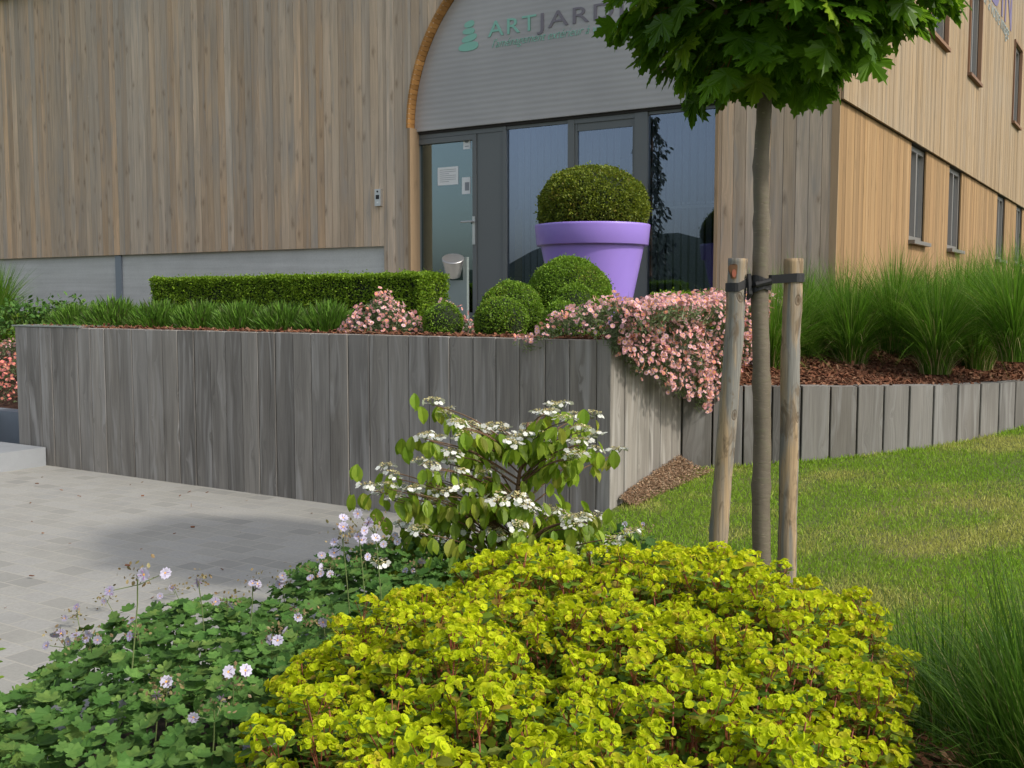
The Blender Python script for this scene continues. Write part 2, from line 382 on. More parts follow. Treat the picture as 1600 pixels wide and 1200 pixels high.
# high retaining wall of upright boards
def board_wall(g, pts, zb, zt, wid, th, mi, jit=.006, gap=.0025):
    # pts: polyline (x,y) of the outer face; boards follow it; the body is on the left side of travel
    pts = [np.array(p, float) for p in pts]; seg = [np.linalg.norm(b - a) for a, b in zip(pts, pts[1:])]; tot = sum(seg)
    def at(s_):
        for a, b, l in zip(pts, pts[1:], seg):
            if s_ <= l + 1e-9: return a + (b - a) * s_ / l, (b - a) / l
            s_ -= l
        return pts[-1], (pts[-1] - pts[-2]) / seg[-1]
    s_ = 0
    while s_ < tot - .02:
        wd = wid * random.uniform(.94, 1.06); e = min(s_ + wd, tot)
        if tot - e < wid * .4: e = tot
        a, d = at(s_); b, _ = at(e); d = (b - a) / np.linalg.norm(b - a); nn = np.array([-d[1], d[0]])
        a = a + d * gap; b = b - d * gap; j = random.uniform(-.003, .003); a = a + nn * j; b = b + nn * j
        zz0 = min(zb(*a), zb(*b)) - .08; zz1 = zt + random.uniform(-jit, 0)
        c = .004; i0, i1 = a + nn * th, b + nn * th; a2, b2 = a + d * c + nn * 0, b - d * c
        r = rng.random(3); uo = (random.random() * 9, random.random() * 9)
        # chamfered outer edges
        poly = [a + nn * c, a + d * c, b - d * c, b + nn * c, i1, i0]
        n = len(poly); vs = [(p[0], p[1], zz0) for p in poly] + [(p[0], p[1], zz1 - (.004 if k < 4 else 0)) for k, p in enumerate(poly)]
        us = [-.004, 0, np.linalg.norm(b - a), np.linalg.norm(b - a) + .004, np.linalg.norm(b - a) + .05, .05]
        uv = [(uo[0] + us[k], uo[1] + zz0) for k in range(n)] + [(uo[0] + us[k], uo[1] + zz1) for k in range(n)]
        f = [(k, (k + 1) % n, n + (k + 1) % n, n + k) for k in range(n)] + [tuple(range(n, 2 * n)), tuple(range(n))[::-1]]
        g.add(vs, f, mi, r, uv)
        s_ = e
rw = thing('retaining_wall', B(-3, VC - .1, 0), 'tall grey weathered board retaining wall along the paving, carrying the topiary bed', 'retaining wall')
g = Geo()
P2 = lambda U, V: np.array(B(U, V, 0)[:2])
board_wall(g, [P2(UL, VC), P2(UC, VC)], lambda x, y: 0.0, ZW, .183, .045, 0, .002)
board_wall(g, [P2(UC, VC - .004), P2(UC, VI - 1.7)], lambda x, y: -.1, ZW, .185, .045, 0, .004)
board_wall(g, [P2(UL, VC - 2.2), P2(UL, VC - .004)], lambda x, y: -.1, ZW, .185, .045, 0, .002)
g.build('boards', M['hard'], rw)
g = Geo()
g.bbox(B, UL + .05, UC - .05, VC - .12, VC - .05, -.1, ZW - .02); g.bbox(B, UC - .12, UC - .05, VI - 1.7, VC - .125, -.1, ZW - .02)
g.bbox(B, UL + .05, UL + .12, VC - 2.1, VC - .125, -.1, ZW - .02)
g.build('backing', M['dark'], rw)
g = Geo(); g.bbox(B, UL - .03, UL + .95, VC - .42, VC + .012, ZW + .001, ZW + .013)
g.build('capping_strip', M['steel'], rw)

# low curved wall of thick sleepers
LW = [(1.19, 7.345), (1.9, 7.28), (2.6, 7.30), (3.25, 7.46), (3.85, 7.80), (4.5, 8.35), (5.2, 9.15), (6.1, 10.4), (7.2, 12.3), (9, 16)]
def smooth_poly(p, n=6):
    p = [np.array(q, float) for q in p]; o_ = []
    for i in range(len(p) - 1):
        a, b, c, d = p[max(i - 1, 0)], p[i], p[i + 1], p[min(i + 2, len(p) - 1)]
        for k in range(n):
            t = k / n; o_.append(.5 * (2 * b + (c - a) * t + (2 * a - 5 * b + 4 * c - d) * t * t + (3 * b - 3 * c + d - a) * t ** 3))
    o_.append(p[-1]); return o_
LWs = smooth_poly(LW)
lw = thing('low_garden_wall', (2.2, 7.4, lawnz(2.2, 7.3)), 'low curved edging wall of upright pale grey sleepers between lawn and grasses', 'garden wall')
g = Geo(); board_wall(g, LWs, lambda x, y: lawnz(x, y) - .12, ZL, .2, .1, 0, .004, gap=.006)
g.build('sleepers', M['sleeper'], lw)

# soil of the raised bed, terrace, bark bed
def flat(name, U0, U1, V0, V1, z, mat, n=1):
    return grid(name, mat, lambda a, b: B(U0 + (U1 - U0) * a, V1 + (V0 - V1) * b, z), n, n)
grid('bed_soil', M['mulchbase'], lambda a, b: (lambda U, V: B(U, V, 1.2 + .02 * noise.noise(Vector((U * 3, V * 3, 0))) + .09 * sin(pi * min(max(a, 0), 1)) * 0))(UL + .1 + (UC - .1 - UL - .1) * a, VC - .1 - 2.2 * b), 80, 30)
flat('terrace', UL + .1, 0.0, .21, VC - 2.29, ZT, M['pave'])
lwa = np.array(LWs); back = [np.array(B(UC, VI, 0)[:2]) * 0 + p for p in lwa]
def barkf(a, b):
    s_ = a * (len(LWs) - 1); i = min(int(s_), len(LWs) - 2); p = LWs[i] + (LWs[i + 1] - LWs[i]) * (s_ - i)
    p = p + np.array([.0, .05]); q = np.array(B(.0, -a * 9 + .9, 0)[:2]) + UD * (.0)
    q = np.array(B(-.15 if a < .05 else 0, .9 - 13 * max(a - .05, 0), 0)[:2])
    r = p + (q - p) * b; z = ZL - .045 + .22 * min(b * 2.2, 1) + .06 * b + .025 * noise.noise(Vector((r[0] * 3, r[1] * 3, 2)))
    return (r[0], r[1], z)
grid('bark_bed', M['mulchbase'], barkf, 90, 40)
# sloping bed on the far left
grid('left_bed', M['mulchbase'], lambda a, b: (lambda U, V: B(U, V, float(np.interp(V, [0, 1, 2.2, 3.55], [1.24, 1.2, .98, .36]))))(-16 + (16 + UL - .05) * a, 3.6 - 3.6 * b), 20, 20)
grid('bed_ground', M['soil'], lambda a, b: (lambda x, y: (x, y, lawnz(x, y) * .5 + .03 + .02 * noise.noise(Vector((x * 5, y * 5, 0)))))(*(lambda y: (np.interp(y, [-1, 2.2, 3.8, 5.6], [-1.75, -1.7, -1.3, .1]) + a * np.interp(y, [-1, 2.2, 4.6, 5.6], [4, 4.2, 2.0, .3]), y))(-1 + 6.4 * b)), 50, 60)
grid('dirt_strip', M['dirt'], lambda a, b: (lambda p: (p[0], p[1], lawnz(p[0], p[1]) + .004 + (.014 + .08 * (1 - a) ** 1.5) * (1 - b ** 2 * .6) - .02 * a * a + .015 * noise.noise(Vector((p[0] * 7, p[1] * 7, 0)))))(B(UC + .01 + .30 * a * (.42 - .3 * b) * (1 + .25 * sin(b * 13)), VI + .02 + .75 * b, 0)), 14, 40)

# steps on the left
st = thing('stone_step', B(-6.6, 5.2, 0), 'pale blue stone step slab on the paving at the left end of the board wall', 'stone step')
g = Geo(); g.bbox(B, -7.3, -5.83, 4.262, 8.2, -.02, .168); o = g.build('slab', M['bluestone'], st)
st = thing('stone_step', B(-7.5, 4.0, .17), 'dark blue stone upper step edging the pink flower bed', 'stone step')
g = Geo(); g.bbox(B, -9.3, UL - .07, 3.601, 3.78, -.02, .375); g.bbox(B, -9.3, -7.302, 3.785, 8.2, -.02, .345)
g.build('slab', M['bluestone2'], st)

# ------------------------------------------------------------ building
bl = thing('timber_building', B(-3, -.3, ZT), 'timber-clad building with an arched entrance, weathered front and golden side', 'building')
VG = -.2
ua0, _ = fac(638, 200, 0); ua1, _ = fac(1121, 300, 0)
_, zs = fac(638, 200, 0); RA = (ua1 - ua0) / 2; UM = (ua0 + ua1) / 2; RH = RA * 1.03
uc6, zc6 = fac(600, 386, 0)
def ztop(U): return 6.13 + 2.1 * min(max((U + 11.6) / 11.6, 0), 1) ** .9
def arch(U):
    q = 1 - ((U - UM) / RA) ** 2
    return zs + RH * sqrt(q) if q > 0 else None
def zbase(U):
    if ua0 < U < ua1: return arch(U)
    return 2.135 if U < uc6 else 1.1
g = Geo(); U = -20.0; W_ = .1235
while U < -.005:
    e = min(U + W_, 0.0); cuts = [U + .0022, e - .0022]
    for x in (ua0, ua1, uc6):
        if U < x < e: cuts += [x - 1e-4, x + 1e-4]
    cuts = sorted(cuts)
    for c0, c1 in zip(cuts, cuts[1:]):
        if c1 - c0 < 5e-4: continue
        mid = (c0 + c1) / 2; n = 24 if min(abs(mid - ua0), abs(mid - ua1)) < .3 else 6; wr_ = (lambda t: t * t if mid < UM else 1 - (1 - t) ** 2) if n > 6 else (lambda t: t)
        us = [c0 + (c1 - c0) * wr_(k / n) for k in range(n + 1)] if ua0 < mid < ua1 else [c0, c1]
        bot = [zbase(min(max(u, ua0 + 1e-5), ua1 - 1e-5)) if ua0 < mid < ua1 else zbase(mid) for u in us]
        top = [ztop(u) for u in us]; r = rng.random(3); uo = (rng.random() * 9, rng.random() * 9); k = len(us)
        V1 = random.uniform(-.0015, .0015); V0 = -.022
        pr = [(u, z) for u, z in zip(us, bot)] + [(u, z) for u, z in zip(us[::-1], top[::-1])]; m = len(pr)
        vs = [B(u, V1, z) for u, z in pr] + [B(u, V0, z) for u, z in pr]
        uv = [(u - U + uo[0], z + uo[1]) for u, z in pr] * 2
        g.add(vs, [tuple(range(m)), tuple(range(m, 2 * m))[::-1]] + [(i, m + i, m + (i + 1) % m, (i + 1) % m) for i in range(m)], 0, r, uv)
    U = e
g.build('front_cladding', M['clad'], bl)
# core behind the boards
g = Geo()
def panel(us, zb, zt, V0, V1):
    m = len(us); pr = [(u, zb(u)) for u in us] + [(u, zt(u)) for u in us[::-1]]
    n = len(pr); vs = [B(u, V1, z) for u, z in pr] + [B(u, V0, z) for u, z in pr]
    f = []
    for i in range(m - 1):
        f += [(i, i + 1, n - 2 - i, n - 1 - i), (n + i + 1, n + i, n + n - 1 - i, n + n - 2 - i)]
    f += [(i, n + i, n + (i + 1) % n, (i + 1) % n) for i in range(n)]
    g.add(vs, f, 0, (.5, .5, .5), None)
ar = lambda u: arch(min(max(u, ua0 + 1e-5), ua1 - 1e-5))
panel([-20, -11.6, ua0 - .07], lambda u: 2.15, lambda u: ztop(u) - .02, -.3, -.024)
panel([uc6 + .003, ua0 - .07], lambda u: 1.1, lambda u: 2.149, -.3, -.024)
panel([UM - (RA + .0) * cos(pi * k / 70) for k in range(71)], lambda u: ar(u) + .05, lambda u: ztop(u) - .02, -.3, -.153)
panel([ua1 + .045, -.03], lambda u: 1.1, lambda u: ztop(u) - .02, -.3, -.024)
g.build('wall_core', M['dark'], bl)
g = Geo(); g.bbox(B, -20, uc6 - .002, -.3, -.06, .3, 2.148); g.build('concrete_base', M['concrete'], bl)
uq, _ = fac(188, 430, -.06)
g = Geo(); g.bbox(B, uq - .07, uq + .06, -.058, -.03, .6, 2.13); g.build('base_post', M['roofm'], bl)
# arch lining: curved strip with shingle ends
g = Geo(); n = 110
for k in range(n):
    a0, a1 = pi * (1 - k / n), pi * (1 - (k + .93) / n)
    c = []
    for (a, rr) in ((a0, 0), (a1, 0), (a1, .024), (a0, .024)):
        c.append((UM + (RA + rr) * cos(a), zs + (RH + rr) * sin(a)))
    g.box8([B(c[0][0], -.15, c[0][1]), B(c[1][0], -.15, c[1][1]), B(c[2][0], -.15, c[2][1]), B(c[3][0], -.15, c[3][1]),
            B(c[0][0], .012, c[0][1]), B(c[1][0], .012, c[1][1]), B(c[2][0], .012, c[2][1]), B(c[3][0], .012, c[3][1])], 0, None, (k * .3, k * .7))
g.build('arch_lining', M['reveal'], bl)
g = Geo()
g.bbox(B, ua0 - .004, ua0 + .032, -.2, .014, 1.1, zs, 0, (.3, .3, .3), (0, 0)); g.build('door_post', M['post'], bl)
g = Geo(); g.bbox(B, ua1 - .03, ua1 + .004, -.2, .006, 1.1, zs, 0, (.5, .5, .5), (3, 0)); g.build('door_post', M['post'], bl)
# arched panel
g = Geo(); us = [UM - (RA - .002) * cos(pi * k / 64) for k in range(65)]
pr = [(UM - (RA - .002) * cos(pi * k / 64), zs - .03 + (RH + .026) * sin(pi * k / 64)) for k in range(65)]; m = len(pr)
g.add([B(u, -.12, z) for u, z in pr] + [B(u, -.16, z) for u, z in pr],
      [tuple(range(m))[::-1], tuple(range(m, 2 * m))] + [(i, m + i, m + (i + 1) % m, (i + 1) % m) for i in range(m)], 0, (.5, .5, .5))
ap = g.build('arch_panel', M['arch'], bl)
g = Geo(); g.bbox(B, ua0 + .034, ua1 - .032, -.24, -.15, zs - .06, zs - .031); g.build('shadow_gap', M['dark'], bl)
# glazing
ZD = zs - .062
def fu(px): return fac(px, 300, VG)[0]
X_ = {k: fu(k) for k in (641, 648, 655, 741, 747, 788, 793, 889, 899, 903, 989, 993, 1008, 1013, 1119)}
X_[641] = ua0 + .033; X_[1119] = ua1 - .032
dr = None
g = Geo()
def fr(u0, u1, z0, z1, v=.03, V=VG): g.bbox(B, u0, u1, V - .05, V + v, z0, z1)
fr(X_[641], X_[648], ZT, ZD); fr(X_[648] + .001, X_[788], ZD - .05, ZD, .031)
fr(X_[747] + .004, X_[788], ZT, ZD - .051, .022)
fr(X_[788] + .001, X_[793], ZT, ZD, .035)
fr(X_[793] + .001, X_[889], ZD - .035, ZD, .02); fr(X_[889] + .001, X_[899], ZT, ZD, .035)
fr(X_[899] + .001, X_[993], ZD - .05, ZD, .03); fr(X_[989], X_[993], ZT, ZD - .051, .02); fr(X_[903], X_[989] - .001, ZD - .13, ZD - .051, .016)
fr(X_[899] + .001, X_[903] - .001, ZT, ZD - .051, .02)
fr(X_[993] + .001, X_[1013], ZT, ZD, .04); fr(X_[1013] + .001, X_[1119], ZD - .03, ZD, .02)
for a, b in ((793, 889), (903, 989), (1013, 1119)): fr(X_[a] + .001, X_[b] - .001, ZT, ZT + .08, .018)
g.build('entrance_frame', M['frame'], bl)
# door leaf
g = Geo(); d0, d1 = X_[648] + .004, X_[747]
DT = ZD - .055
g.bbox(B, d0, d0 + .055, VG - .03, VG + .04, ZT + .01, DT); g.bbox(B, d1 - .052, d1, VG - .03, VG + .04, ZT + .01, DT)
g.bbox(B, d0 + .056, d1 - .053, VG - .03, VG + .039, DT - .06, DT); g.bbox(B, d0 + .056, d1 - .053, VG - .03, VG + .039, ZT + .01, ZT + .1)
door = g.build('door', M['frame'], bl)
g = Geo(); g.bbox(B, d0 + .056, d1 - .053, VG - .006, VG, ZT + .1, DT - .06); g.build('door_glass', M['glassdoor'], door)
g = Geo(); uh, zh = fac(740, 360, VG + .05)
g.bbox(B, uh - .018, uh + .018, VG + .0405, VG + .05, zh - .16, zh + .16)
g.tube([B(uh, VG + .05, zh + .1), B(uh, VG + .10, zh + .1), B(uh - .03, VG + .105, zh + .1), B(uh - .14, VG + .105, zh + .098)], .011, 10)
g.tube([B(uh, VG + .05, zh - .05), B(uh, VG + .056, zh - .05)], .012, 12)
g.build('door_handle', M['steel'], door)
for (x0, y0, x1, y1, kind) in ((684, 261, 716, 289, 0), (722, 277, 735, 303, 1), (724, 212, 735, 233, 2)):
    u0, z1 = fac(x0, y0, VG); u1, z0 = fac(x1, y1, VG); z0, z1 = fac((x0 + x1) / 2, y1, VG)[1], fac((x0 + x1) / 2, y0, VG)[1]
    g = Geo(); g.bbox(B, u0, u1, VG + .0005, VG + .002, z0, z1)
    h = z1 - z0; ww = u1 - u0
    if kind == 0:
        for k in range(7): g.bbox(B, u0 + .03, u1 - .03 - (.1 if k in (2, 6) else 0), VG + .0021, VG + .0026, z1 - h * (.16 + .11 * k), z1 - h * (.135 + .11 * k), 1)
    elif kind == 1: g.bbox(B, u0 + ww * .35, u1 - ww * .12, VG + .0021, VG + .0026, z0 + h * .2, z0 + h * .7, 1)
    else:
        g.lathe([(.001, 0), (ww * .3, 0), (ww * .3, .001)], B(u0 + ww / 2, VG + .0022, z1 - h * .35), 20, 1, tuple(ND) + (0,))
        g.bbox(B, u0 + ww * .2, u1 - ww * .2, VG + .0021, VG + .0026, z0 + h * .18, z0 + h * .24, 1)
    q = g.build('paper_notice', [M['white'], M['ink']], door)
for a, b in ((793, 889), (903, 989), (1013, 1119)):
    zt_ = ZD - (.036 if a != 903 else .131)
    g = Geo(); g.bbox(B, X_[a] + .001, X_[b] - .001, VG - .008, VG, ZT + .081, zt_); g.build('window_pane', M['glass'], bl)
# interior room with pale slats
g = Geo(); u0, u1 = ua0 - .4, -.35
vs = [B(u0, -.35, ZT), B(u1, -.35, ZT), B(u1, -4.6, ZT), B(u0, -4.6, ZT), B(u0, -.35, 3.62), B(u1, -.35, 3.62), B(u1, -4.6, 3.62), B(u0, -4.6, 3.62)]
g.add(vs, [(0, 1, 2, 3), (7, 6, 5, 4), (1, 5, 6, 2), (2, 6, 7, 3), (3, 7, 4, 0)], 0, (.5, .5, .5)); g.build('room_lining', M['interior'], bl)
g = Geo(); u = X_[793] + .02
while u < X_[1119] - .05:
    if random.random() < .97:
        sk = random.uniform(.25, .6); g.box8([B(u, -.40, ZT + .1), B(u + .055, -.40 - sk * .05, ZT + .1), B(u + .055, -.402 - sk * .05, ZT + .1), B(u, -.402, ZT + .1),
                B(u, -.40, ZD), B(u + .055, -.40 - sk * .05, ZD), B(u + .055, -.402 - sk * .05, ZD), B(u, -.402, ZD)])
    u += .088
g.build('window_blind', M['blind'], bl)
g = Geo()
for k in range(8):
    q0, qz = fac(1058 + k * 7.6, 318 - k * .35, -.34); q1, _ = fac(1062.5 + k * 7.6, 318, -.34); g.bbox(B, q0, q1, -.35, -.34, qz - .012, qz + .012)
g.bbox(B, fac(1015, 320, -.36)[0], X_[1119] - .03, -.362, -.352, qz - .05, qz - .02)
g.build('reflected_light_dashes', M['white'], bl)  # white blocks and bar added to imitate roof lights reflected in the pane
ut, _ = fac(797, 350, -.33); zt2 = fac(797, 328, -.33)[1]
g = Geo(); g.bbox(B, X_[793] + .015, X_[793] + .1, -.36, -.33, ZT + .02, zt2); g.build('pale_board', M['tan'], bl)
# roof
g = Geo(); us = list(np.linspace(-20.1, .22, 30))
def rz(u): return ztop(min(u, 0)) + .0
panel(us, lambda u: rz(u) + .002, lambda u: rz(u) + .16, -14, .14); g.build('roof', M['roofm'], bl)
# side: two storeys, upper slightly proud
ZO = sid(1302, 150)[1]; ZS1 = 2.2; TW = 24.0
low = [(3.2, 4.15), (5.7, 6.7), (10.35, 11.35), (12.95, 13.95), (16.6, 17.6), (19.2, 20.2)]
up = [(3.75, 4.9), (6.6, 7.6), (11.45, 12.45), (14.35, 15.35), (18.5, 19.5), (21, 22)]
def side_boards(z0, z1, o0, o1, wins, wz0, wz1, wid, mat, name):
    g = Geo(); T = 0.0
    while T < TW:
        e = T + wid; spans = [(z0, z1)]
        for a, b in wins:
            if T + wid / 2 > a and T + wid / 2 < b: spans = [(z0, wz0)] + ([(wz1, z1)] if wz1 < z1 - .01 else [])
        r = rng.random(3); uo = (rng.random() * 9, rng.random() * 9); j = random.uniform(-.0015, .0015)
        for a, b in spans:
            g.box8([SB(T + .0018, o1 + j, a), SB(e - .0018, o1 + j, a), SB(e - .0018, o0, a), SB(T + .0018, o0, a),
                    SB(T + .0018, o1 + j, b), SB(e - .0018, o1 + j, b), SB(e - .0018, o0, b), SB(T + .0018, o0, b)], 0, r, uo)
        T = e
    return g.build(name, mat, bl)
side_boards(.9, ZO + .02, .006, .026, low, ZS1, ZO + .02, .1, M['sidelow'], 'lower_side_cladding')
side_boards(ZO - .015, 8.2, .05, .072, up, 4.78, 6.17, .1, M['side'], 'upper_side_cladding')
g = Geo()
def core(wins, z0, z1, wz0, wz1, o0, o1):
    Ts = sorted([0.02] + [x for w_ in wins for x in w_] + [TW])
    for a, b in zip(Ts, Ts[1:]):
        isw = any(abs(a - w_[0]) < 1e-6 for w_ in wins)
        for (p, q) in ([(z0, wz0), (wz1, z1)] if isw else [(z0, z1)]):
            if q - p > .01: g.box8([SB(a, o1, p), SB(b, o1, p), SB(b, o0, p), SB(a, o0, p), SB(a, o1, q), SB(b, o1, q), SB(b, o0, q), SB(a, o0, q)])
core(low, .9, ZO - .02, ZS1, ZO - .02, -.28, .004); core(up, ZO - .018, 8.2, 4.78, 6.17, -.28, .048)
g.build('side_wall_core', M['dark'], bl)
g = Geo(); g.box8([SB(-.012, .03, .9), SB(-.0005, .03, .9), SB(-.0005, -.03, .9), SB(-.012, -.03, .9), SB(-.012, .075, 8.2), SB(-.0005, .075, 8.2), SB(-.0005, -.03, 8.2), SB(-.012, -.03, 8.2)], 0, None, (0, 0))
g.build('corner_board', M['post'], bl)
def sb(g, T0, T1, o0, o1, z0, z1, mi=0):
    g.box8([SB(T0, o1, z0), SB(T1, o1, z0), SB(T1, o0, z0), SB(T0, o0, z0), SB(T0, o1, z1), SB(T1, o1, z1), SB(T1, o0, z1), SB(T0, o0, z1)], mi, None, (0, 0))
def window(T0, T1, z0, z1, o, lowr):
    g = Geo(); f = .06; y0, y1 = o - .1, o - .035
    sb(g, T0, T0 + f, y0, y1, z0, z1); sb(g, T1 - f, T1, y0, y1, z0, z1)
    sb(g, T0 + f, T1 - f, y0, y1 - .001, z0, z0 + f); sb(g, T0 + f, T1 - f, y0, y1 - .001, z1 - f, z1)
    sb(g, (T0 + T1) / 2 - .03, (T0 + T1) / 2 + .03, y0 + .01, y1 + .004, z0 + f, z1 - f)
    wn_ = g.build('window', M['frame2'], bl)
    g = Geo(); sb(g, T0 + f, T1 - f, o - .085, o - .08, z0 + f, z1 - f); g.build('pane', M['glass2'], wn_)
    g = Geo(); sb(g, T0 + .02, T1 - .02, o - .25, o - .2, z0, z1); g.build('sky_reflection_sheet', M['sky_reflection_sheet'], wn_)  # added sheet behind the pane, lightens the glass like reflected sky
    if lowr:
        g = Geo(); sb(g, T0 - .03, T1 + .03, o - .06, o + .075, z0 - .045, z0 - .001); g.build('sill', M['frame2'], wn_)
    else:
        g = Geo(); k = .03
        sb(g, T0 - k, T0 - .001, o - .1, o + .03, z0 - k, z1 + k); sb(g, T1 + .001, T1 + k, o - .1, o + .03, z0 - k, z1 + k)
        sb(g, T0, T1, o - .1, o + .03, z1 + .001, z1 + k); sb(g, T0 - k, T1 + k, o - .1, o + .06, z0 - .075, z0 - k - .001)
        g.build('casing', M['brownwood'], wn_)
for a, b in low: window(a, b, ZS1, ZO - .025, .026, True)
for a, b in up: window(a, b, 4.78, 6.17, .072, False)

# lettering
font = None
def text(body, size, mat, name, org, dx, dz, shear=0.0, space=1.0, off=0.0, xs=1.0):
    cu = bpy.data.curves.new(name, 'FONT'); cu.body = body; cu.size = size; cu.shear = shear; cu.space_character = space
    cu.extrude = .004; cu.offset = off; cu.resolution_u = 4
    t = bpy.data.objects.new(name, cu); S.collection.objects.link(t)
    dg = bpy.context.evaluated_depsgraph_get(); me = bpy.data.meshes.new_from_object(t.evaluated_get(dg)); bpy.data.objects.remove(t)
    me.name = name; me.materials.clear(); me.materials.append(mat)
    o = bpy.data.objects.new(name, me); S.collection.objects.link(o)
    dx = Vector(dx) ; dz = Vector(dz); n = dx.cross(dz)
    mt = Matrix.Identity(4)
    for i in range(3): mt[i][0], mt[i][1], mt[i][2], mt[i][3] = dx[i] * xs, dz[i], n[i], org[i]
    o.matrix_basis = mt; attach(o, bl); return o
uxd = (UD[0], UD[1], 0); up_ = (0, 0, 1)
u0, z0 = fac(763, 57, -.12); u1, z1 = fac(838, 45, -.12); u9, _ = fac(842, 40, -.12)
def fitw(body, size, space, target):
    cu = bpy.data.curves.new('fit', 'FONT'); cu.body = body; cu.size = size; cu.space_character = space
    t = bpy.data.objects.new('fit', cu); S.collection.objects.link(t); bpy.context.view_layer.update(); wd = t.dimensions.x
    bpy.data.objects.remove(t); return target / wd
capz = fac(776, 31, -.12)[1] - fac(776, 55, -.12)[1]
sz = capz / .69
zt_ = (z0 + z1) / 2 - .01
text('ART', sz, M['green'], 'sign_lettering', B(u0, -.115, zt_), uxd, up_, 0, 1.15, .0005, fitw('ART', sz, 1.15, u1 - u0))
jar_w = fac(1020, 40, -.12)[0] - u9
text('JARDIN', sz, M['greyletter'], 'sign_lettering', B(u9, -.115, zt_), uxd, up_, 0, 1.15, .0005, fitw('JARDIN', sz, 1.15, (fac(922, 30, -.12)[0] - u9) * 6 / 2.78))
us_, zs_ = fac(768, 74, -.12)
text("l'aménagement extérieur à votre image", .135, M['green'], 'sign_tagline', B(us_, -.117, zs_ - .01), uxd, up_, .45, 1.0, -.0022, .85)
g = Geo()
for (cx, cy, rx, rz_, tl) in ((733.5, 38, 8.2, 5.0, .12), (732.5, 49, 10, 4.6, .02), (733.5, 60, 12.5, 5.2, .18), (732, 73, 16.5, 6.6, .05)):
    u, z = fac(cx, cy, -.12); k = 12.1 / FPX; m = 28
    pp = []
    for i in range(m):
        a = i / m * 2 * pi; x = rx * k * 1.12 * np.sign(cos(a)) * abs(cos(a)) ** .8; y = rz_ * k * np.sign(sin(a)) * abs(sin(a)) ** .85 * (1 + .15 * cos(a))
        pp.append((u + x, z + y + x * (tl + .0)))
    g.add([B(a, -.113, b) for a, b in pp] + [B(a, -.1195, b) for a, b in pp], [tuple(range(m))[::-1], tuple(range(m, 2 * m))] + [(i, (i + 1) % m, m + (i + 1) % m, m + i) for i in range(m)])
g.build('sign_stones', M['green'], bl)
sd = (-ND[0], -ND[1], 0)
T9 = sid(1580, 40, .076)[0]; zn1, zn2 = sid(1578, 46, .076)[1], sid(1579, 78, .076)[1]; sz2 = .95 / .69; tot = 7.3
text('ARTJARDIN', sz2, M['violet'], 'sign_lettering', SB(T9 - tot, .076, zn1), sd, up_, 0, 1.1, .004, fitw('ARTJARDIN', sz2, 1.1, tot))
text("l'aménagement extérieur à votre image", .40, M['steelpanel'], 'sign_tagline', SB(T9 - tot + .1, .076, zn2 + .1), sd, up_, .45, 1.0, -.004, fitw("l'aménagement extérieur à votre image", .42, 1, tot - .1))

# intercom
g = Geo(); u, z = fac(593, 309, 0); g.bbox(B, u - .04, u + .05, .003, .045, z - .1, z + .1)
ic = g.build('intercom', M['steel']); tag(ic, 'small silver intercom box mounted on the weathered boards left of the arch', 'intercom')
g = Geo(); g.bbox(B, u - .02, u + .03, .0455, .048, z - .02, z + .03); g.build('screen', M['black'], ic)
g = Geo(); g.lathe([(.0, .004), (.012, .004), (.012, 0)], B(u + .005, .0455, z + .07), 16, 0, tuple(ND) + (0,)); g.build('camera_lens', M['black'], ic)
g = Geo(); g.lathe([(.0, .004), (.010, .004), (.010, 0)], B(u + .005, .0455, z - .06), 16, 0, tuple(ND) + (0,)); g.build('button', M['white'], ic)

# steel ashtray stand by the door
au, av = fac(713, 470, .9)[0], .9
def apz(px, py): return fac(px, py, av)
a0 = apz(696, 410)[0]; a1 = apz(731, 410)[0]; zt_ = apz(713, 402)[1]; zn = apz(713, 438)[1]; c0 = apz(702, 410)[0]; c1 = apz(725, 410)[0]
st = thing('ashtray_stand', B((a0 + a1) / 2, av, ZT), 'grey steel ashtray stand with a tilted round cup before the glass door', 'ashtray stand')
g = Geo(); g.bbox(B, a0, a1, av - .02, av + .02, ZT, zn); g.bbox(B, a0, c0, av - .02, av + .02, zn + .0005, zt_); g.bbox(B, c1, a1, av - .02, av + .02, zn + .0005, zt_)
g.build('panel', M['steelpanel'], st)
g = Geo(); ct = apz(713, 398); cb = apz(713, 430)
cx = (ct[0] + cb[0]) / 2; r = (c1 - c0) * .5 * 1.22
ax = Vector(B(0, 1, 1)) - Vector(B(0, 0, 0)); ax = Vector((.0, -.55, 1)).normalized()
g.lathe([(0, 0), (r * .62, 0), (r * .64, .01), (r, .2), (r * 1.0, .205), (r * .9, .207), (0, .2075)], B(cx + .0, av + .05, cb[1] - .01), 40, 0, ax)
g.build('cup', M['steel'], st, True)

# purple planter with box dome
pc = at_y(925, 460, 9.35); PX, PY = pc[0], pc[1] + .0
rr = 90.0 / FPX * 9.35; zr = at_y(925, 352, PY)[2]; zr2 = at_y(925, 384, PY)[2]
pot = thing('flower_pot', (PX, PY, ZT), 'giant purple flower pot with a thick rim on the terrace before the entrance', 'flower pot')
g = Geo(); ps = []
def rad(z): return rr * (.60 + .29 * (z - ZT) / (zr2 - ZT))
ps = [(0, ZT + .01), (rad(ZT) - .02, ZT + .002), (rad(ZT), ZT + .03)] + [(rad(z), z) for z in np.linspace(ZT + .1, zr2 + .01, 6)]
g.lathe([(r, z) for r, z in ps], (PX, PY, 0), 72); b_ = g.build('pot_body', M['purple'], pot, True)
g = Geo()
rp = [(rr * .895, zr2 + .012), (rr * .95, zr2 - .004), (rr * .962, zr2 + .004), (rr * .99, zr - .02), (rr * .992, zr - .006), (rr * .985, zr), (rr * .93, zr), (rr * .92, zr - .012), (rr * .9, zr - .12), (0, zr - .12)]
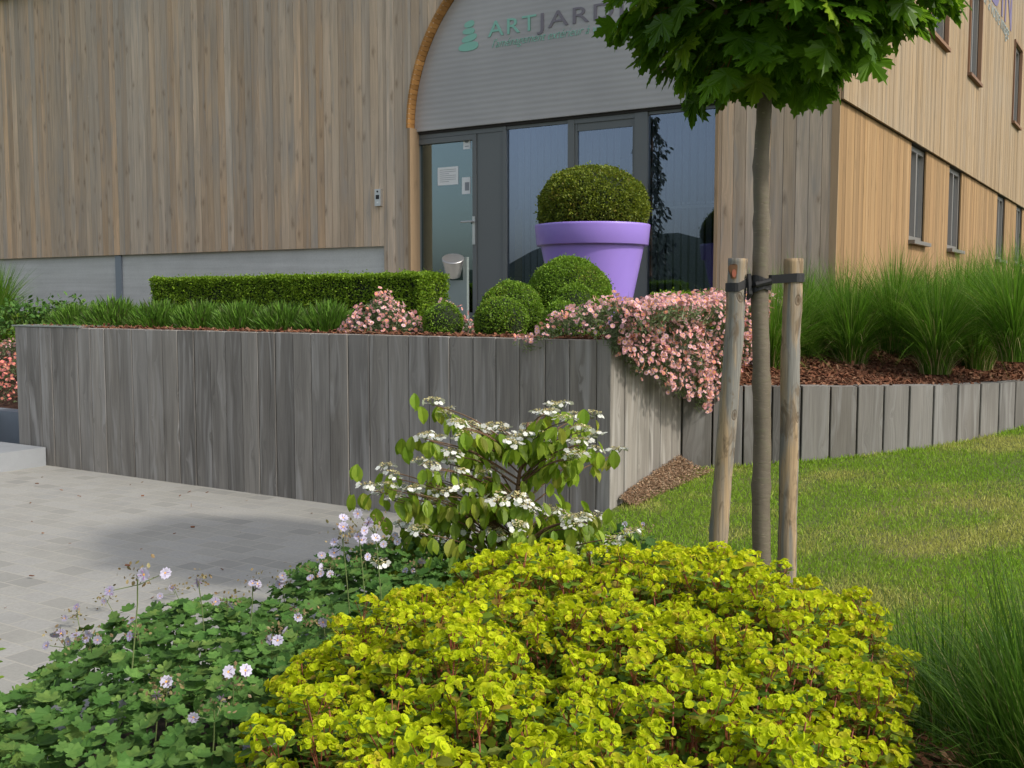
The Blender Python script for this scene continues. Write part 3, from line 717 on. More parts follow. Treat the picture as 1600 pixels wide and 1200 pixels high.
g.lathe(rp, (PX, PY, 0), 72); g.build('pot_rim', M['purple'], pot, True)
# ------------------------------------------------------------ vegetation
M['box'] = leafmat('box_leaf', (.095, .20, .013), (.22, .36, .035), (.24, .24, .03), tr=.3, spec=.3, rough=.5, var=.5)
M['boxyel'] = leafmat('box_leaf_golden', (.07, .12, .012), (.22, .26, .025), (.26, .17, .03), tr=.3, spec=.3, rough=.5, var=.6)
M['boxhedge'] = leafmat('box_hedge_leaf', (.11, .22, .012), (.25, .38, .03), None, tr=.35, spec=.25, rough=.5, var=.5)
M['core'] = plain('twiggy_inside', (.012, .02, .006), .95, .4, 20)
M['lav'] = leafmat('shrub_needle_leaf', (.07, .17, .02), (.15, .28, .04), (.10, .12, .05), tr=.3, spec=.2)
M['maple'] = leafmat('maple_leaf', (.058, .14, .009), (.12, .25, .016), (.26, .38, .03), tr=.55, spec=.22, rough=.38)
M['conifer'] = leafmat('conifer_leaf', (.01, .02, .012), (.016, .03, .015), tr=.1)
M['vib'] = leafmat('viburnum_leaf', (.15, .27, .02), (.31, .43, .04), (.30, .31, .04), tr=.5, spec=.35)
M['whitepetal'] = leafmat('white_petal', (.72, .74, .68), (.80, .80, .76), None, tr=.3, spec=.2)
M['cream'] = leafmat('cream_bud', (.48, .42, .20), (.58, .54, .30), (.45, .33, .15), tr=.2, spec=.2)
M['bract'] = leafmat('spurge_bract', (.46, .56, .014), (.67, .72, .022), (.57, .48, .04), tr=.5, spec=.15, rough=.6, var=.5)
M['spurgeleaf'] = leafmat('spurge_leaf', (.10, .20, .03), (.22, .32, .03), (.30, .19, .03), tr=.3, spec=.3)
M['geran'] = leafmat('geranium_leaf', (.058, .145, .028), (.115, .22, .048), (.15, .23, .05), tr=.25, spec=.2, rough=.65, vein=.5)
M['lilac'] = leafmat('pale_lilac_petal', (.46, .43, .58), (.58, .56, .67), None, tr=.3, spec=.2)
M['vein'] = plain('violet_vein', (.22, .08, .25), .7)
M['sepal'] = leafmat('brown_sepal', (.28, .19, .10), (.22, .20, .08), None, tr=.2)
M['pink'] = leafmat('pink_petal', (.70, .34, .39), (.78, .54, .62), (.70, .26, .22), tr=.35, spec=.15)
M['pinkdeep'] = leafmat('deep_pink_petal', (.75, .20, .22), (.78, .32, .30), None, tr=.35, spec=.15)
M['yellow'] = plain('yellow_stamens', (.75, .40, .08), .7)
M['greyleaf'] = leafmat('grey_green_leaf', (.10, .15, .07), (.21, .26, .12), None, tr=.25)
M['misc'] = leafmat('silver_grass_blade', (.055, .155, .012), (.14, .285, .03), (.24, .30, .08), tr=.45, spec=.15)
M['near'] = leafmat('long_grass_blade', (.035, .10, .012), (.085, .18, .02), (.16, .24, .06), tr=.4, spec=.2)
M['lawnb'] = leafmat('lawn_blade', (.17, .36, .022), (.32, .45, .045), (.50, .48, .14), tr=.35, spec=.2)
M['crumb'] = leafmat('earth_crumb', (.34, .22, .14), (.19, .12, .07), (.46, .36, .24), tr=0.0, spec=.1, rough=.9)
M['straw'] = leafmat('dry_blade', (.36, .30, .14), (.46, .38, .2), None, tr=.3)
M['stain'] = plain('dark_knot_wood', (.10, .048, .02), .9, .6, 60)
def nrm(v): return v / np.maximum(np.linalg.norm(v, axis=-1, keepdims=True), 1e-9)
def rdir(n): return nrm(rng.normal(size=(n, 3)))
# leaf templates: (x side, y tip, z normal), length 1
T_OVAL = ([(0, 0, 0), (.3, .35, .05), (.27, .7, .04), (0, 1, -.03), (-.27, .7, .04), (-.3, .35, .05)], [(0, 1, 2, 3), (0, 3, 4, 5)])
T_NEED = ([(-.06, 0, 0), (.06, 0, 0), (.07, .5, .02), (0, 1, 0), (-.07, .5, .02)], [(0, 1, 2, 3, 4)])
T_PLEAT = ([(0, 0, 0), (0, .5, -.04), (0, 1, -.16), (.18, .12, .05), (.34, .35, .07), (.36, .58, .05), (.22, .82, -.02), (-.18, .12, .05), (-.34, .35, .07), (-.36, .58, .05), (-.22, .82, -.02), (0, .25, -.01), (0, .76, -.08)],
           [(0, 3, 4, 11), (11, 4, 5, 1), (1, 5, 6, 12), (12, 6, 2), (0, 11, 8, 7), (11, 1, 9, 8), (1, 12, 10, 9), (12, 2, 10)])
def maple_t():
    half = [(0, 1.0), (.05, .86), (.15, .82), (.12, .72), (.22, .66), (.13, .50), (.30, .55), (.38, .66), (.42, .58), (.56, .60), (.50, .48), (.60, .42), (.46, .36), (.38, .22),
            (.48, .17), (.42, .10), (.30, .05), (.16, .02), (.04, .0)]
    pts = half + [(-x, y) for x, y in half[::-1][:-1]]
    vs = [(0, .22, 0)] + [(x, y, -.10 * abs(x) - .16 * max(y - .3, 0) ** 1.3 + .03 * (i % 2)) for i, (x, y) in enumerate(pts)]
    n = len(pts); return (vs, [(0, 1 + (i + 1) % n, 1 + i) for i in range(n)])
T_MAPLE = maple_t()
def round_lobed(nl=5, m=26, cup=.10, depth=.14):
    pts = []
    for i in range(m):
        a = -pi / 2 + .16 + (2 * pi - .32) * i / (m - 1)
        r = .5 * (1 - depth + depth * cos((a - pi / 2) * nl * 1.0) + .035 * cos(i * 2.6)); pts.append((r * cos(a), .5 + r * sin(a), cup * (r / .5) ** 2))
    vs = [(0, .22, -.02)] + pts; return (vs, [(0, 1 + i, 2 + i) for i in range(m - 1)])
T_GER = round_lobed(7, 30, .12, .12)
def disk(m=9, cup=.18):
    vs = [(0, 0, 0)] + [(.5 * cos(2 * pi * i / m) * .55, .5 * sin(2 * pi * i / m) * .55, cup * .25) for i in range(m)] + [(.5 * cos(2 * pi * i / m), .5 * sin(2 * pi * i / m), cup) for i in range(m)]
    return (vs, [(0, 1 + i, 1 + (i + 1) % m) for i in range(m)] + [(1 + i, 1 + m + i, 1 + m + (i + 1) % m, 1 + (i + 1) % m) for i in range(m)])
T_CUP = disk(9, .13)
def flower(npet=5, wid=.5, notch=0.0, cup=.12, k=4):
    vs, fs = [], []
    for p in range(npet):
        a = 2 * pi * p / npet; b = len(vs); c, s_ = cos(a), sin(a)
        pet = [(0, 0, 0), (.5 * wid * .5, .30, cup * .4), (.5 * wid, .62, cup), (.3 * wid, .95, cup * .9), (0, 1 - notch, cup * 1.0), (-.3 * wid, .95, cup * .9), (-.5 * wid, .62, cup), (-.5 * wid * .5, .30, cup * .4)]
        vs += [((x * c - y * s_) * .5, (x * s_ + y * c) * .5, z * .5 + .01 * (p % 2)) for x, y, z in pet]; fs += [tuple(range(b, b + 8))]
    return vs, fs
T_FL5 = flower(5, 1.1, .06); T_FLG = flower(5, 1.0, .22, .2); T_FL4 = flower(5, .85, .12, .02)
T_DOT = ([(.17 * cos(2 * pi * i / 7), .17 * sin(2 * pi * i / 7), .07) for i in range(7)] + [(0, 0, .1)], [(i, (i + 1) % 7, 7) for i in range(7)])

def orient_frames(n_out, jitter, droop=0.0):
    N = nrm(n_out + jitter * rng.normal(size=n_out.shape)); T = rdir(len(N)); T = T - N * np.sum(T * N, 1, keepdims=True)
    T[:, 2] -= droop; return nrm(T), N

def clip_shrub(name, loc, pts, nor, size, mat, label, cat, group=None, parent=None, coref=None, mixmat=None):
    """clipped foliage: leaves standing out of a surface given by points and normals"""
    n = len(pts); g = Geo()
    T = nrm(nor * .8 + rng.normal(size=nor.shape) * .75); N = nrm(nor * .7 + rng.normal(size=nor.shape) * .8)
    dep = rng.random(n) ** 1.6
    bump_ = np.array([noise.noise(Vector(p) * 9) + .9 * noise.noise(Vector(p) * 3.3) for p in pts]) * size * 1.1 + (rng.random(n) > .985) * size * 1.6
    P = pts + nor * (bump_ - dep * size * 2.2 - size * .3)[:, None]
    rr_ = rng.random((n, 3)); rr_[:, 1] = np.clip(rr_[:, 1], 0, 1)
    nb = np.array([noise.noise(Vector(p) * 4 + Vector((3, 1, 7))) for p in pts]); rr_[:, 2] = np.clip(rr_[:, 2] * .78 + .35 * np.maximum(nb, 0), 0, 1)
    g.scatter(T_OVAL, P, T, N, size * rng.uniform(.7, 1.25, n), 0, rr_)
    if coref: coref(g)
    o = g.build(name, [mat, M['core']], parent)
    if parent is None: tag(o, label, cat, group)
    return o
def ell_points(n, c, r, zmin=-1.0):
    d = rdir(int(n * 1.0)); d = d[d[:, 2] > zmin]
    r = np.array(r); P = c + d * r; N = nrm(d / r); return P, N
def ball(c, r, mat, label, name='box_ball', cat='box ball', group='clipped box balls', dens=1.0, size=.015, parent=None, zmin=-.85):
    c = np.array(c, float); r = np.array(r, float); n = int(4 * pi * np.mean(r) ** 2 / (size * size * .16) * dens)
    P, N = ell_points(n, c, r, zmin)
    def cf(g):
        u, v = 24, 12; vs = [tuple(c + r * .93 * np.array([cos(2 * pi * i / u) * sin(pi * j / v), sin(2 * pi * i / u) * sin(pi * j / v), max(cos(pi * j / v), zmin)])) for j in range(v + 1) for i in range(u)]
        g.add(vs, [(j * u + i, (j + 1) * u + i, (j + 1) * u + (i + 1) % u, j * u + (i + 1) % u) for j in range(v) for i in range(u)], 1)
    return clip_shrub(name, c, P, N, size, mat, label, cat, group, parent, cf)
def pball(px, ytop, ybot, wpx, Y, mat, label, sq=1.0, **kw):
    top = at_y(px, ytop, Y)[2]; x = at_y(px, ytop, Y)[0]; r = wpx / 2 / FPX * Y; rz_ = max((top - 1.2) / 1.72, r * .8) * sq
    return ball((x, Y, top - rz_), (r, r, rz_), mat, label, **kw)
# dome of the purple pot: its own plant
zt_ = at_y(925, 259, PY)[2]; zb_ = zr - .05; rz_ = (zt_ - zb_) * .66
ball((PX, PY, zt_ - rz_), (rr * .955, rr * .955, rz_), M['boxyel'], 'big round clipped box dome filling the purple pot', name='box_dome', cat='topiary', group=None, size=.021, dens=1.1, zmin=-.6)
pball(890, 401, 480, 134, 8.35, M['box'], 'largest clipped box ball on the ground, right in front of the purple pot', .95)
pball(800, 438, 520, 100, 7.95, M['box'], 'mid-sized clipped box ball standing behind the small front ball, left of the largest one')
pball(784, 462, 525, 86, 7.55, M['box'], 'round clipped box ball at the board wall edge, in front of a larger ball')
pball(900, 443, 505, 84, 7.55, M['box'], 'darker clipped box ball right below the largest ball, beside the pink flowers')
pball(878, 470, 522, 62, 7.15, M['box'], 'small clipped box ball at the wall edge half hidden by the pink flowers')
pball(692, 472, 524, 62, 7.75, M['box'], 'smallest lone clipped box ball at the wall edge beside the left pink flowers')
# clipped hedges
def hedge(U0, U1, V0, V1, z0, z1, label, mat='boxhedge', size=.02, dens=1.0, group=None):
    L = [U1 - U0, V1 - V0, z1 - z0]; g = []; no = []
    faces = [((0, 1, 2), (0, 0, 1)), ((0, 2, 1), (0, 1, 0)), ((0, 2, 1), (0, -1, 0)), ((1, 2, 0), (1, 0, 0)), ((1, 2, 0), (-1, 0, 0))]
    o0 = np.array([U0, V0, z0])
    for (a, b, c), nn in faces:
        n = int(L[a] * L[b] / (size * size * .17) * dens); q = np.zeros((n, 3)); q[:, a] = rng.random(n) * L[a]; q[:, b] = rng.random(n) * L[b]; q[:, c] = L[c] if sum(nn) > 0 else 0
        g.append(o0 + q); no.append(np.tile(nn, (n, 1)))
    q = np.concatenate(g); no = np.concatenate(no).astype(float)
    P = np.stack([CC[0] + UD[0] * q[:, 0] + ND[0] * q[:, 1], CC[1] + UD[1] * q[:, 0] + ND[1] * q[:, 1], q[:, 2]], 1)
    N = np.stack([UD[0] * no[:, 0] + ND[0] * no[:, 1], UD[1] * no[:, 0] + ND[1] * no[:, 1], no[:, 2]], 1)
    k = .035
    return clip_shrub('box_hedge', None, P, N, size, M[mat], label, 'hedge', group, None, lambda g_: g_.bbox(B, U0 + k, U1 - k, V0 + k, V1 - k, z0, z1 - k, 1))
def uv_at(px, py, Y):
    p = at_y(px, py, Y)[:2] - CC; return float(np.dot(p, UD)), float(np.dot(p, ND))
def hedge_px(xl, xr, ytop, V1, depth, label, z0, **kw):
    ul, zl = fac(xl, ytop, V1); ur, zr_ = fac(xr, ytop, V1); return hedge(ul, ur, V1 - depth, V1, z0, (zl + zr_) / 2, label, **kw)
hedge_px(234, 657, 431, 2.75, .42, 'long low clipped box hedge in front of the concrete base', 1.2)
hedge_px(1018, 1190, 458, 1.55, .4, 'low box hedge behind the big pink flower patch below the dark window', 1.2)
hedge_px(-140, 84, 491, 1.75, .4, 'bright low hedge left of the wall end, upper one, in front of leafy plants', .95, size=.026)
hedge_px(-150, 34, 514, 2.3, .35, 'bright low hedge directly above the pink flowers beyond the wall end', .8, size=.026)

# lavender-like mounds behind the wall edge
def needle_mound(c, r, n, label, parent=None, mat='lav', size=.09):
    g = Geo(); d = rdir(n); d[:, 2] = np.abs(d[:, 2]); r = np.array(r); c = np.array(c)
    P = c + d * r * (rng.random((n, 1)) ** .35) * .85; T = nrm(d * np.array([1, 1, .6]) + np.array([0, 0, .75]) + rng.normal(size=d.shape) * .28); N = rdir(n)
    s_ = size * rng.uniform(.6, 1.3, n); g.scatter(T_NEED, P, T, N, np.stack([s_ * .8, s_, s_], 1), 0)
    m = n // 14; d = rdir(m); d[:, 2] = np.abs(d[:, 2]); P2_ = c + d * r * .7
    for i in range(min(m, 60)):
        g.tube([c + (d[i] * r * .2) * [1, 1, 0], c + d[i] * r * .8], .003, 4, 1)
    o = g.build('lavender_bush', [M[mat], M['twig']]); tag(o, label, 'shrub', 'low green bushes in a row behind the wall edge'); return o
lab = ['leftmost bushy green mound at the wall edge, above the steps end', 'tall bushy green mound second from the steps end of the row', 'bushy green mound in front of the left end of the clipped hedge', 'bushy green mound with a bare twig patch at its foot', 'flatter bushy green mound before the middle of the clipped hedge', 'bushy green mound nearest to the left pink flowers but one', 'bushy green mound next to the left pink flower patch']
for k, (px, yt, wp) in enumerate([(118, 478, 75), (178, 465, 105), (248, 470, 95), (315, 473, 95), (378, 472, 90), (445, 474, 95), (512, 473, 90)]):
    V = 3.75; U, _ = fac(px, 490, V); x, y, _ = B(U, V, 0); zt_ = at_y(px, yt, y)[2]; h = zt_ - 1.18; r = wp / 2 / FPX * y * 1.15
    needle_mound((x, y, 1.18), (r, .30, h), 2600, lab[k])

# bark chips
def chips(name, fn, n, size, label=None, mat='bark'):
    g = Geo(); P = np.array([fn(rng.random(), rng.random()) for _ in range(n)]); P[:, 2] += rng.uniform(.0, .018, n)
    T = rdir(n); T[:, 2] *= .35; N = nrm(np.array([0, 0, 1]) + rng.normal(size=(n, 3)) * .35); s_ = size * rng.uniform(.5, 1.4, n)
    tm = ([(-.2, 0, 0), (.22, .05, 0), (.28, .9, 0), (-.15, 1, 0), (-.2, 0, .12), (.22, .05, .12), (.28, .9, .12), (-.15, 1, .12)], [(4, 5, 6, 7), (0, 1, 5, 4), (1, 2, 6, 5), (2, 3, 7, 6), (3, 0, 4, 7)])
    g.scatter(tm, P, T, N, s_, 0); o = g.build(name, M[mat]); tag(o, label, None, None, 'stuff'); return o
chips('bark_mulch', lambda a, b: barkf(a * .85, b ** 1.6 * .8 + .0), 45000, .036, 'reddish brown bark mulch spread under the tall grasses')
chips('bark_mulch', lambda a, b: B(UL + .15 + (UC - .25 - UL) * a, VC - .06 - .9 * b ** 1.5, 1.205 + .035 * (1 - b)), 12000, .032, 'reddish brown bark mulch along the top of the board wall')
chips('dirt_crumbs', lambda a, b: (lambda p: (p[0], p[1], lawnz(p[0], p[1]) + .012 + (.014 + .08 * (1 - a) ** 1.5) * (1 - b ** 2 * .6) - .02 * a * a))(B(UC + .02 + (.40 * a ** 1.4 * (.6 - .35 * b)), VI + .04 + .95 * b, 0)), 3800, .013, 'dry crumbs of earth at the foot of the board wall corner', 'crumb')

# ------------------------------------------------------------ rock roses (pink)
def rock_rose(P0, N0, n_fl, n_leaf, label, group, pm='pink', fs=.031, lsz=.03, extra=None, hang=0.0):
    """P0(n)-> points & normals on the patch surface"""
    root = thing('pink_rock_rose', tuple(P0(1)[0][0]), label, 'flowering plant', group)
    g = Geo(); P, N = P0(n_leaf); P = P - N * (rng.random((n_leaf, 1)) ** .7 * .10 + .01); T = nrm(N * .5 + rng.normal(size=N.shape) * .7 + np.array([0, 0, -hang])); s_ = lsz * rng.uniform(.6, 1.4, n_leaf)
    g.scatter(T_OVAL, P, T, rdir(n_leaf), np.stack([s_ * .5, s_, s_], 1), 0)
    m = n_leaf // 8; P, N = P0(m); T = nrm(N + np.array([0, 0, .3 - hang]) + rng.normal(size=N.shape) * .5); s_ = .11 * rng.uniform(.6, 1.2, m)
    g.scatter(T_NEED, P - N * .09, T, rdir(m), np.stack([s_ * .35, s_, s_], 1), 0); g.build('foliage', M['greyleaf'], root)
    g = Geo(); P, N = P0(n_fl); P = P + N * rng.uniform(-.03, .03, (n_fl, 1)) + rng.normal(size=N.shape) * .012
    if extra is not None: P = np.concatenate([P, extra[0]]); N = np.concatenate([N, extra[1]]); n_fl = len(P)
    N2 = nrm(N * .9 + rng.normal(size=N.shape) * .5 + np.array([.25, -.35, .25])); T = rdir(n_fl); s_ = fs * rng.uniform(.65, 1.15, n_fl)
    cl = rng.random((n_fl, 3)); cup_ = rng.uniform(.3, 2.2, n_fl)
    sc = np.stack([s_, s_, s_ * cup_], 1)
    g.scatter(T_FL5, P, T, N2, sc, 0, cl); g.scatter(T_DOT, P + N2 * .002, T, N2, np.stack([s_, s_, s_ * .8], 1), 1, cl)
    o = g.build('blossoms', [M[pm], M['yellow']], root); tag(o, kind='stuff')
    return root
def heightpatch(cx, cy, rx, ry, rot, h, z0):
    c, s_ = cos(rot), sin(rot)
    def f(n):
        a = rng.random(n) * 2 * pi; r = np.sqrt(rng.random(n)); x, y = rx * r * np.cos(a), ry * r * np.sin(a)
        z = h * (1 - r ** 2.6) * (1 + .25 * np.sin(x * 14 + cy) * np.cos(y * 11)); dz = h * 2.6 * r ** 1.6
        N = nrm(np.stack([np.cos(a) * dz / rx, np.sin(a) * dz / ry, np.ones(n)], 1))
        X = cx + c * x - s_ * y; Y = cy + s_ * x + c * y; N = np.stack([c * N[:, 0] - s_ * N[:, 1], s_ * N[:, 0] + c * N[:, 1], N[:, 2]], 1)
        return np.stack([X, Y, z0 + z], 1), N
    return f
p1 = at_y(600, 490, 7.95); 
rock_rose(heightpatch(p1[0], p1[1], .38, .30, -TH, .27, 1.2), None, 480, 3400, 'small pink flowering rock rose trailing over the middle of the board wall edge', 'pink rock roses')
p2 = at_y(700, 490, 8.5)
rock_rose(heightpatch(p2[0], p2[1], .32, .22, -TH, .22, 1.2), None, 150, 1000, 'sparse pink rock rose in front of the steel ashtray stand', 'pink rock roses')
# the big patch lies over the corner and hangs down the side of the wall
def bigpatch(n):
    m = n * 3; kt = int(m * .5); U = np.empty(m); V = np.empty(m); z = np.empty(m); N = np.zeros((m, 3))
    v = rng.uniform(1.9, 4.36, kt); um = np.interp(v, [1.9, 2.9, 3.3, 3.8, 4.1, 4.36], [-.82, -.80, -.60, -.46, -.66, -.84]); u = um + (.22 - um) * rng.random(kt)
    ed = np.clip((u - um + .02) / .22, 0, 1) * np.clip((4.40 + .03 * np.sin(u * 11) - v) / .16, 0, 1) * np.clip((v - 1.85) / .3, 0, 1)
    z[:kt] = 1.23 + .24 * ed ** .6 * np.clip((u + .95) / .55, .38, 1) + .035 * np.sin(u * 15 + v * 4) * np.cos(v * 12) + .05 * np.clip(3.4 - v, 0, 1); U[:kt] = u; V[:kt] = v
    N[:kt] = np.stack([.25 * u, .7 * (v > 4.1) + .1 * (v - 3), np.ones(kt)], 1)
    ks = m - kt; v = rng.uniform(2.2, 4.30, ks); q = rng.random(ks) ** 1.15
    zb_ = np.interp(v, [2.2, 2.8, 3.1, 3.5, 3.9, 4.15, 4.3], [.95, .85, .72, .86, 1.0, 1.10, 1.22]) + .03 * np.sin(v * 23)
    bul = np.interp(v, [2.2, 2.9, 3.5, 4.0, 4.3], [.25, .38, .36, .2, .06])
    z[kt:] = 1.47 - q * (1.47 - zb_); U[kt:] = UC + .04 + bul * (1 - .55 * q ** 1.5) * (1 + .12 * np.sin(v * 13 + q * 9)); V[kt:] = v
    N[kt:] = np.stack([np.ones(ks), .35 + 0 * v, .75 - .9 * q], 1)
    N = nrm(N); i = rng.permutation(m)[:n]; U, V, z, N = U[i], V[i], z[i], N[i]
    return np.stack([CC[0] + UD[0] * U + ND[0] * V, CC[1] + UD[1] * U + ND[1] * V, z], 1), np.stack([UD[0] * N[:, 0] + ND[0] * N[:, 1], UD[1] * N[:, 0] + ND[1] * N[:, 1], N[:, 2]], 1)
rock_rose(bigpatch, None, 4400, 20000, 'large pink flowering rock rose spilling over the corner of the board wall', 'pink rock roses', hang=.3)
pl = at_y(8, 600, 10.3)
rock_rose(heightpatch(*B(-7.6, 3.12, 0)[:2], 1.0, .48, -TH, .42, .46), None, 1100, 5000, 'deep pink rock rose on the slope beyond the left end of the board wall', 'pink rock roses', pm='pinkdeep', fs=.04)
rock_rose(heightpatch(*B(-8.3, 2.6, 0)[:2], 1.1, .3, -TH, .30, .78), None, 400, 2500, 'pale pink rock rose below the bright hedge at the left edge', 'pink rock roses', fs=.035)

# ------------------------------------------------------------ grasses
def blades(g, base, n, H, spread, wid, lean, seg=7, mi=0, base_r=.1, straw=0.0, dirf=None, up=1.0):
    a = rng.random(n) * 2 * pi if dirf is None else dirf(n); r = base_r * np.sqrt(rng.random(n)); h = H * rng.uniform(.55, 1.08, n)
    sp = spread * rng.random(n) ** .8 * H; d = np.stack([np.cos(a), np.sin(a)], 1); b0 = np.asarray(base)[None, :2] + d * r[:, None] * (.4 + rng.random((n, 1)) * .6)
    t = np.linspace(0, 1, seg); k = lean * rng.uniform(.5, 1.6, n)
    tw = rng.normal(size=(n, 2)) * .05 * H
    X = b0[:, None, 0] + d[:, None, 0] * sp[:, None] * t ** 1.6 + tw[:, None, 0] * t ** 2; Y = b0[:, None, 1] + d[:, None, 1] * sp[:, None] * t ** 1.6 + tw[:, None, 1] * t ** 2
    Z = base[2] + h[:, None] * (t - .38 * k[:, None] * t ** 2.6 * (sp / H)[:, None] * 2)
    side = np.stack([-d[:, 1], d[:, 0], np.zeros(n)], 1); aa = rng.random(n) * 2 * pi; side = side * np.cos(aa)[:, None] + np.stack([d[:, 0], d[:, 1], np.zeros(n)], 1) * np.sin(aa)[:, None] * .8
    w_ = wid * rng.uniform(.6, 1.3, n)[:, None] * np.array([.8, 1, 1, .95, .8, .55, .06] if seg == 7 else list(np.linspace(1, .05, seg)))
    P = np.stack([X, Y, Z], 2); A = P - side[:, None, :] * w_[..., None] / 2; Bq = P + side[:, None, :] * w_[..., None] / 2
    V = np.stack([A, Bq], 2).reshape(n, seg * 2, 3)
    f = np.array([(2 * i, 2 * i + 1, 2 * i + 3, 2 * i + 2) for i in range(seg - 1)])
    g.V.append(V.reshape(-1, 3)); g.L.append((f.ravel()[None] + (np.arange(n) * seg * 2)[:, None]).ravel() + g.n)
    g.T.append(np.full(n * (seg - 1), 4)); g.M.append(np.repeat(np.where(rng.random(n) < straw, 1, mi), seg - 1)); g.R.append(np.repeat(rng.random((n, 3)), seg - 1, 0)); g.UV.append(np.zeros((n * (seg - 1) * 4, 2))); g.n += n * seg * 2
gl = [(1330, 574, 1.0, 'tall green grass clump at the low wall, between the right stake and the side windows'),
      (1462, 578, 1.0, 'tall green grass clump nearest the low wall below the first side window'),
      (1205, 575, .95, 'tall green grass clump half hidden behind the tree trunk and stakes'),
      (1250, 545, 1.0, 'tall green grass clump at the building corner, behind the right stake'),
      (1395, 540, 1.0, 'tall green grass clump in the second row, between two front clumps'),
      (1500, 545, 1.08, 'tall green grass clump in the second row below the second side window'),
      (1585, 558, 1.12, 'tall green grass clump cut by the right edge of the photo, front row'),
      (1570, 530, 1.1, 'tall green grass clump behind the one at the right edge'),
      (1660, 545, 1.15, 'tall green grass clump just beyond the right edge of the view'),
      (1440, 522, 1.0, 'tall green grass clump against the golden side wall, under the sills'),
      (1310, 528, .95, 'tall green grass clump against the wall corner'),
      (1525, 572, 1.08, 'tall green grass clump in the front row, second from the right edge'),
      (1620, 538, 1.12, 'tall green grass clump in the back row at the right edge'),
      (1400, 522, .95, 'tall green grass clump in the back row below the gap left of the first sill'),
      (1510, 524, 1.05, 'tall green grass clump in the back row below the second sill'),
      (1255, 572, .9, 'tall green grass clump in the front row just right of the right stake'),
      (1398, 566, .95, 'tall green grass clump filling the gap between the two biggest front clumps'),
      (1552, 548, 1.08, 'tall green grass clump in the middle row near the right edge')]
for k, (px, py, hs, lb) in enumerate(gl):
    z = .97 if py > 565 else (1.08 if py > 540 else 1.14); p = at_z(px, py, z); 
    if k == 2: p = at_y(px, py, 7.9); p[2] = .95
    g = Geo(); H = (.93 if py > 565 else .86) * hs
    blades(g, (p[0], p[1], z - .03), 1000, H, .62, .0048, 1.0, base_r=.11)
    blades(g, (p[0], p[1], z - .03), 420, H * .72, .75, .0052, 1.2, base_r=.12, straw=.08)
    blades(g, (p[0], p[1], z - .03), 170, H * .28, .55, .006, .5, base_r=.14, straw=.95)
    o = g.build('ornamental_grass', [M['misc'], M['straw']]); tag(o, lb, 'ornamental grass', 'tall grass clumps in the bark bed')
g = Geo(); p = at_y(6, 480, 11.9); blades(g, (p[0] - .12, p[1], 1.05), 900, .95, .45, .007, .7, base_r=.12); o = g.build('ornamental_grass', [M['misc'], M['straw']])
tag(o, 'tall grass clump at the far left edge in front of the concrete base', 'ornamental grass', 'tall grass clumps in the bark bed')
# leafy plants at far left
def leafy(c, r, n, size, tm, mat, name, label, cat, group=None, up=.8, zf=.5):
    g = Geo(); d = rdir(n); d[:, 2] = np.abs(d[:, 2]); P = np.array(c) + d * np.array(r) * (.55 + .45 * rng.random((n, 1)))
    N = nrm(d * .6 + np.array([0, -.1, up]) + rng.normal(size=d.shape) * .3); T = rdir(n) + d * .8; g.scatter(tm, P, T, N, size * rng.uniform(.6, 1.2, n), 0)
    for i in range(14): g.tube([np.array(c), np.array(c) + d[i] * np.array(r) * .9], .004, 4, 1)
    o = g.build(name, [M[mat], M['greenstem']]); tag(o, label, cat, group); return o
for px, lb in ((35, 'low leafy green plant behind the bright hedge at the left'), (75, 'low leafy green plant between the far left grass and the row of mounds'), (112, 'low leafy green plant right behind the leftmost mound')):
    p = at_y(px, 472, 11.6); leafy((p[0], p[1], 1.12), (.32, .25, p[2] - 1.08 + (.05 if px > 100 else .03)), 420, .06, T_OVAL, 'geran', 'leafy_perennial', lb, 'perennial', 'leafy plants by the concrete base')

# lawn blades
g = Geo(); n = 260000
q = rng.random((n, 2)); Y = 3.2 + 7.5 * q[:, 0] ** 1.25; X0 = np.interp(Y, [3, 4.5, 6.0, 6.43, 7.3, 10.7], [.9, .35, .5, .62, 1.2, 2.2]); X1 = Y * .56 + .3; X = X0 + (X1 - X0) * q[:, 1]
lwx = lwa[:, 0]; yl = np.interp(X, lwx, lwa[:, 1]); ok = (Y < yl - .02) | (X < 1.19) & (Y < 7.3)
dc = (X - CC[0]) * UD[0] + (Y - CC[1]) * UD[1]; dv = (X - CC[0]) * ND[0] + (Y - CC[1]) * ND[1]
ok &= (dc > UC + .03) | (dv > VC + .1)
ok &= ~((dc < UC + .10 + .07 * np.sin(dv * 9) + .05 * np.sin(dv * 31)) & (dv < VC - .2) & (rng.random(n) < .8))
nz = np.array([noise.noise(Vector((x * .9, y * 1.6, 0))) + .5 * noise.noise(Vector((x * 3, y * 3, 4))) for x, y in zip(X, Y)])
ok &= rng.random(n) < np.where(np.abs(Y - yl) < .25, .95, .85)
X, Y, nz = X[ok], Y[ok], nz[ok]; n = len(X); yl = yl[ok]
P = np.stack([X, Y, np.clip(.3 + .09 * (X - 1.19) + .055 * (Y - 7.35), .02, 1)], 1)
T = nrm(np.array([0, 0, 1]) + rng.normal(size=(n, 3)) * .45); s_ = rng.uniform(.013, .030, n) * np.where(np.abs(Y - yl) < .08, 1.5, 1)
R = rng.random((n, 3)); R[:, 2] = np.clip(.40 * R[:, 2] + .45 + 1.0 * nz, 0, 1); R[:, 0] = np.clip(R[:, 0] * .6 + .4 * nz + .25, 0, 1)
g.scatter(([(-.06, 0, 0), (.06, 0, 0), (.045, .55, .04), (0, 1, .12), (-.045, .55, .04)], [(0, 1, 2, 3, 4)]), P, T, rdir(n), np.stack([s_ * 1.3, s_, s_], 1), 0, R)
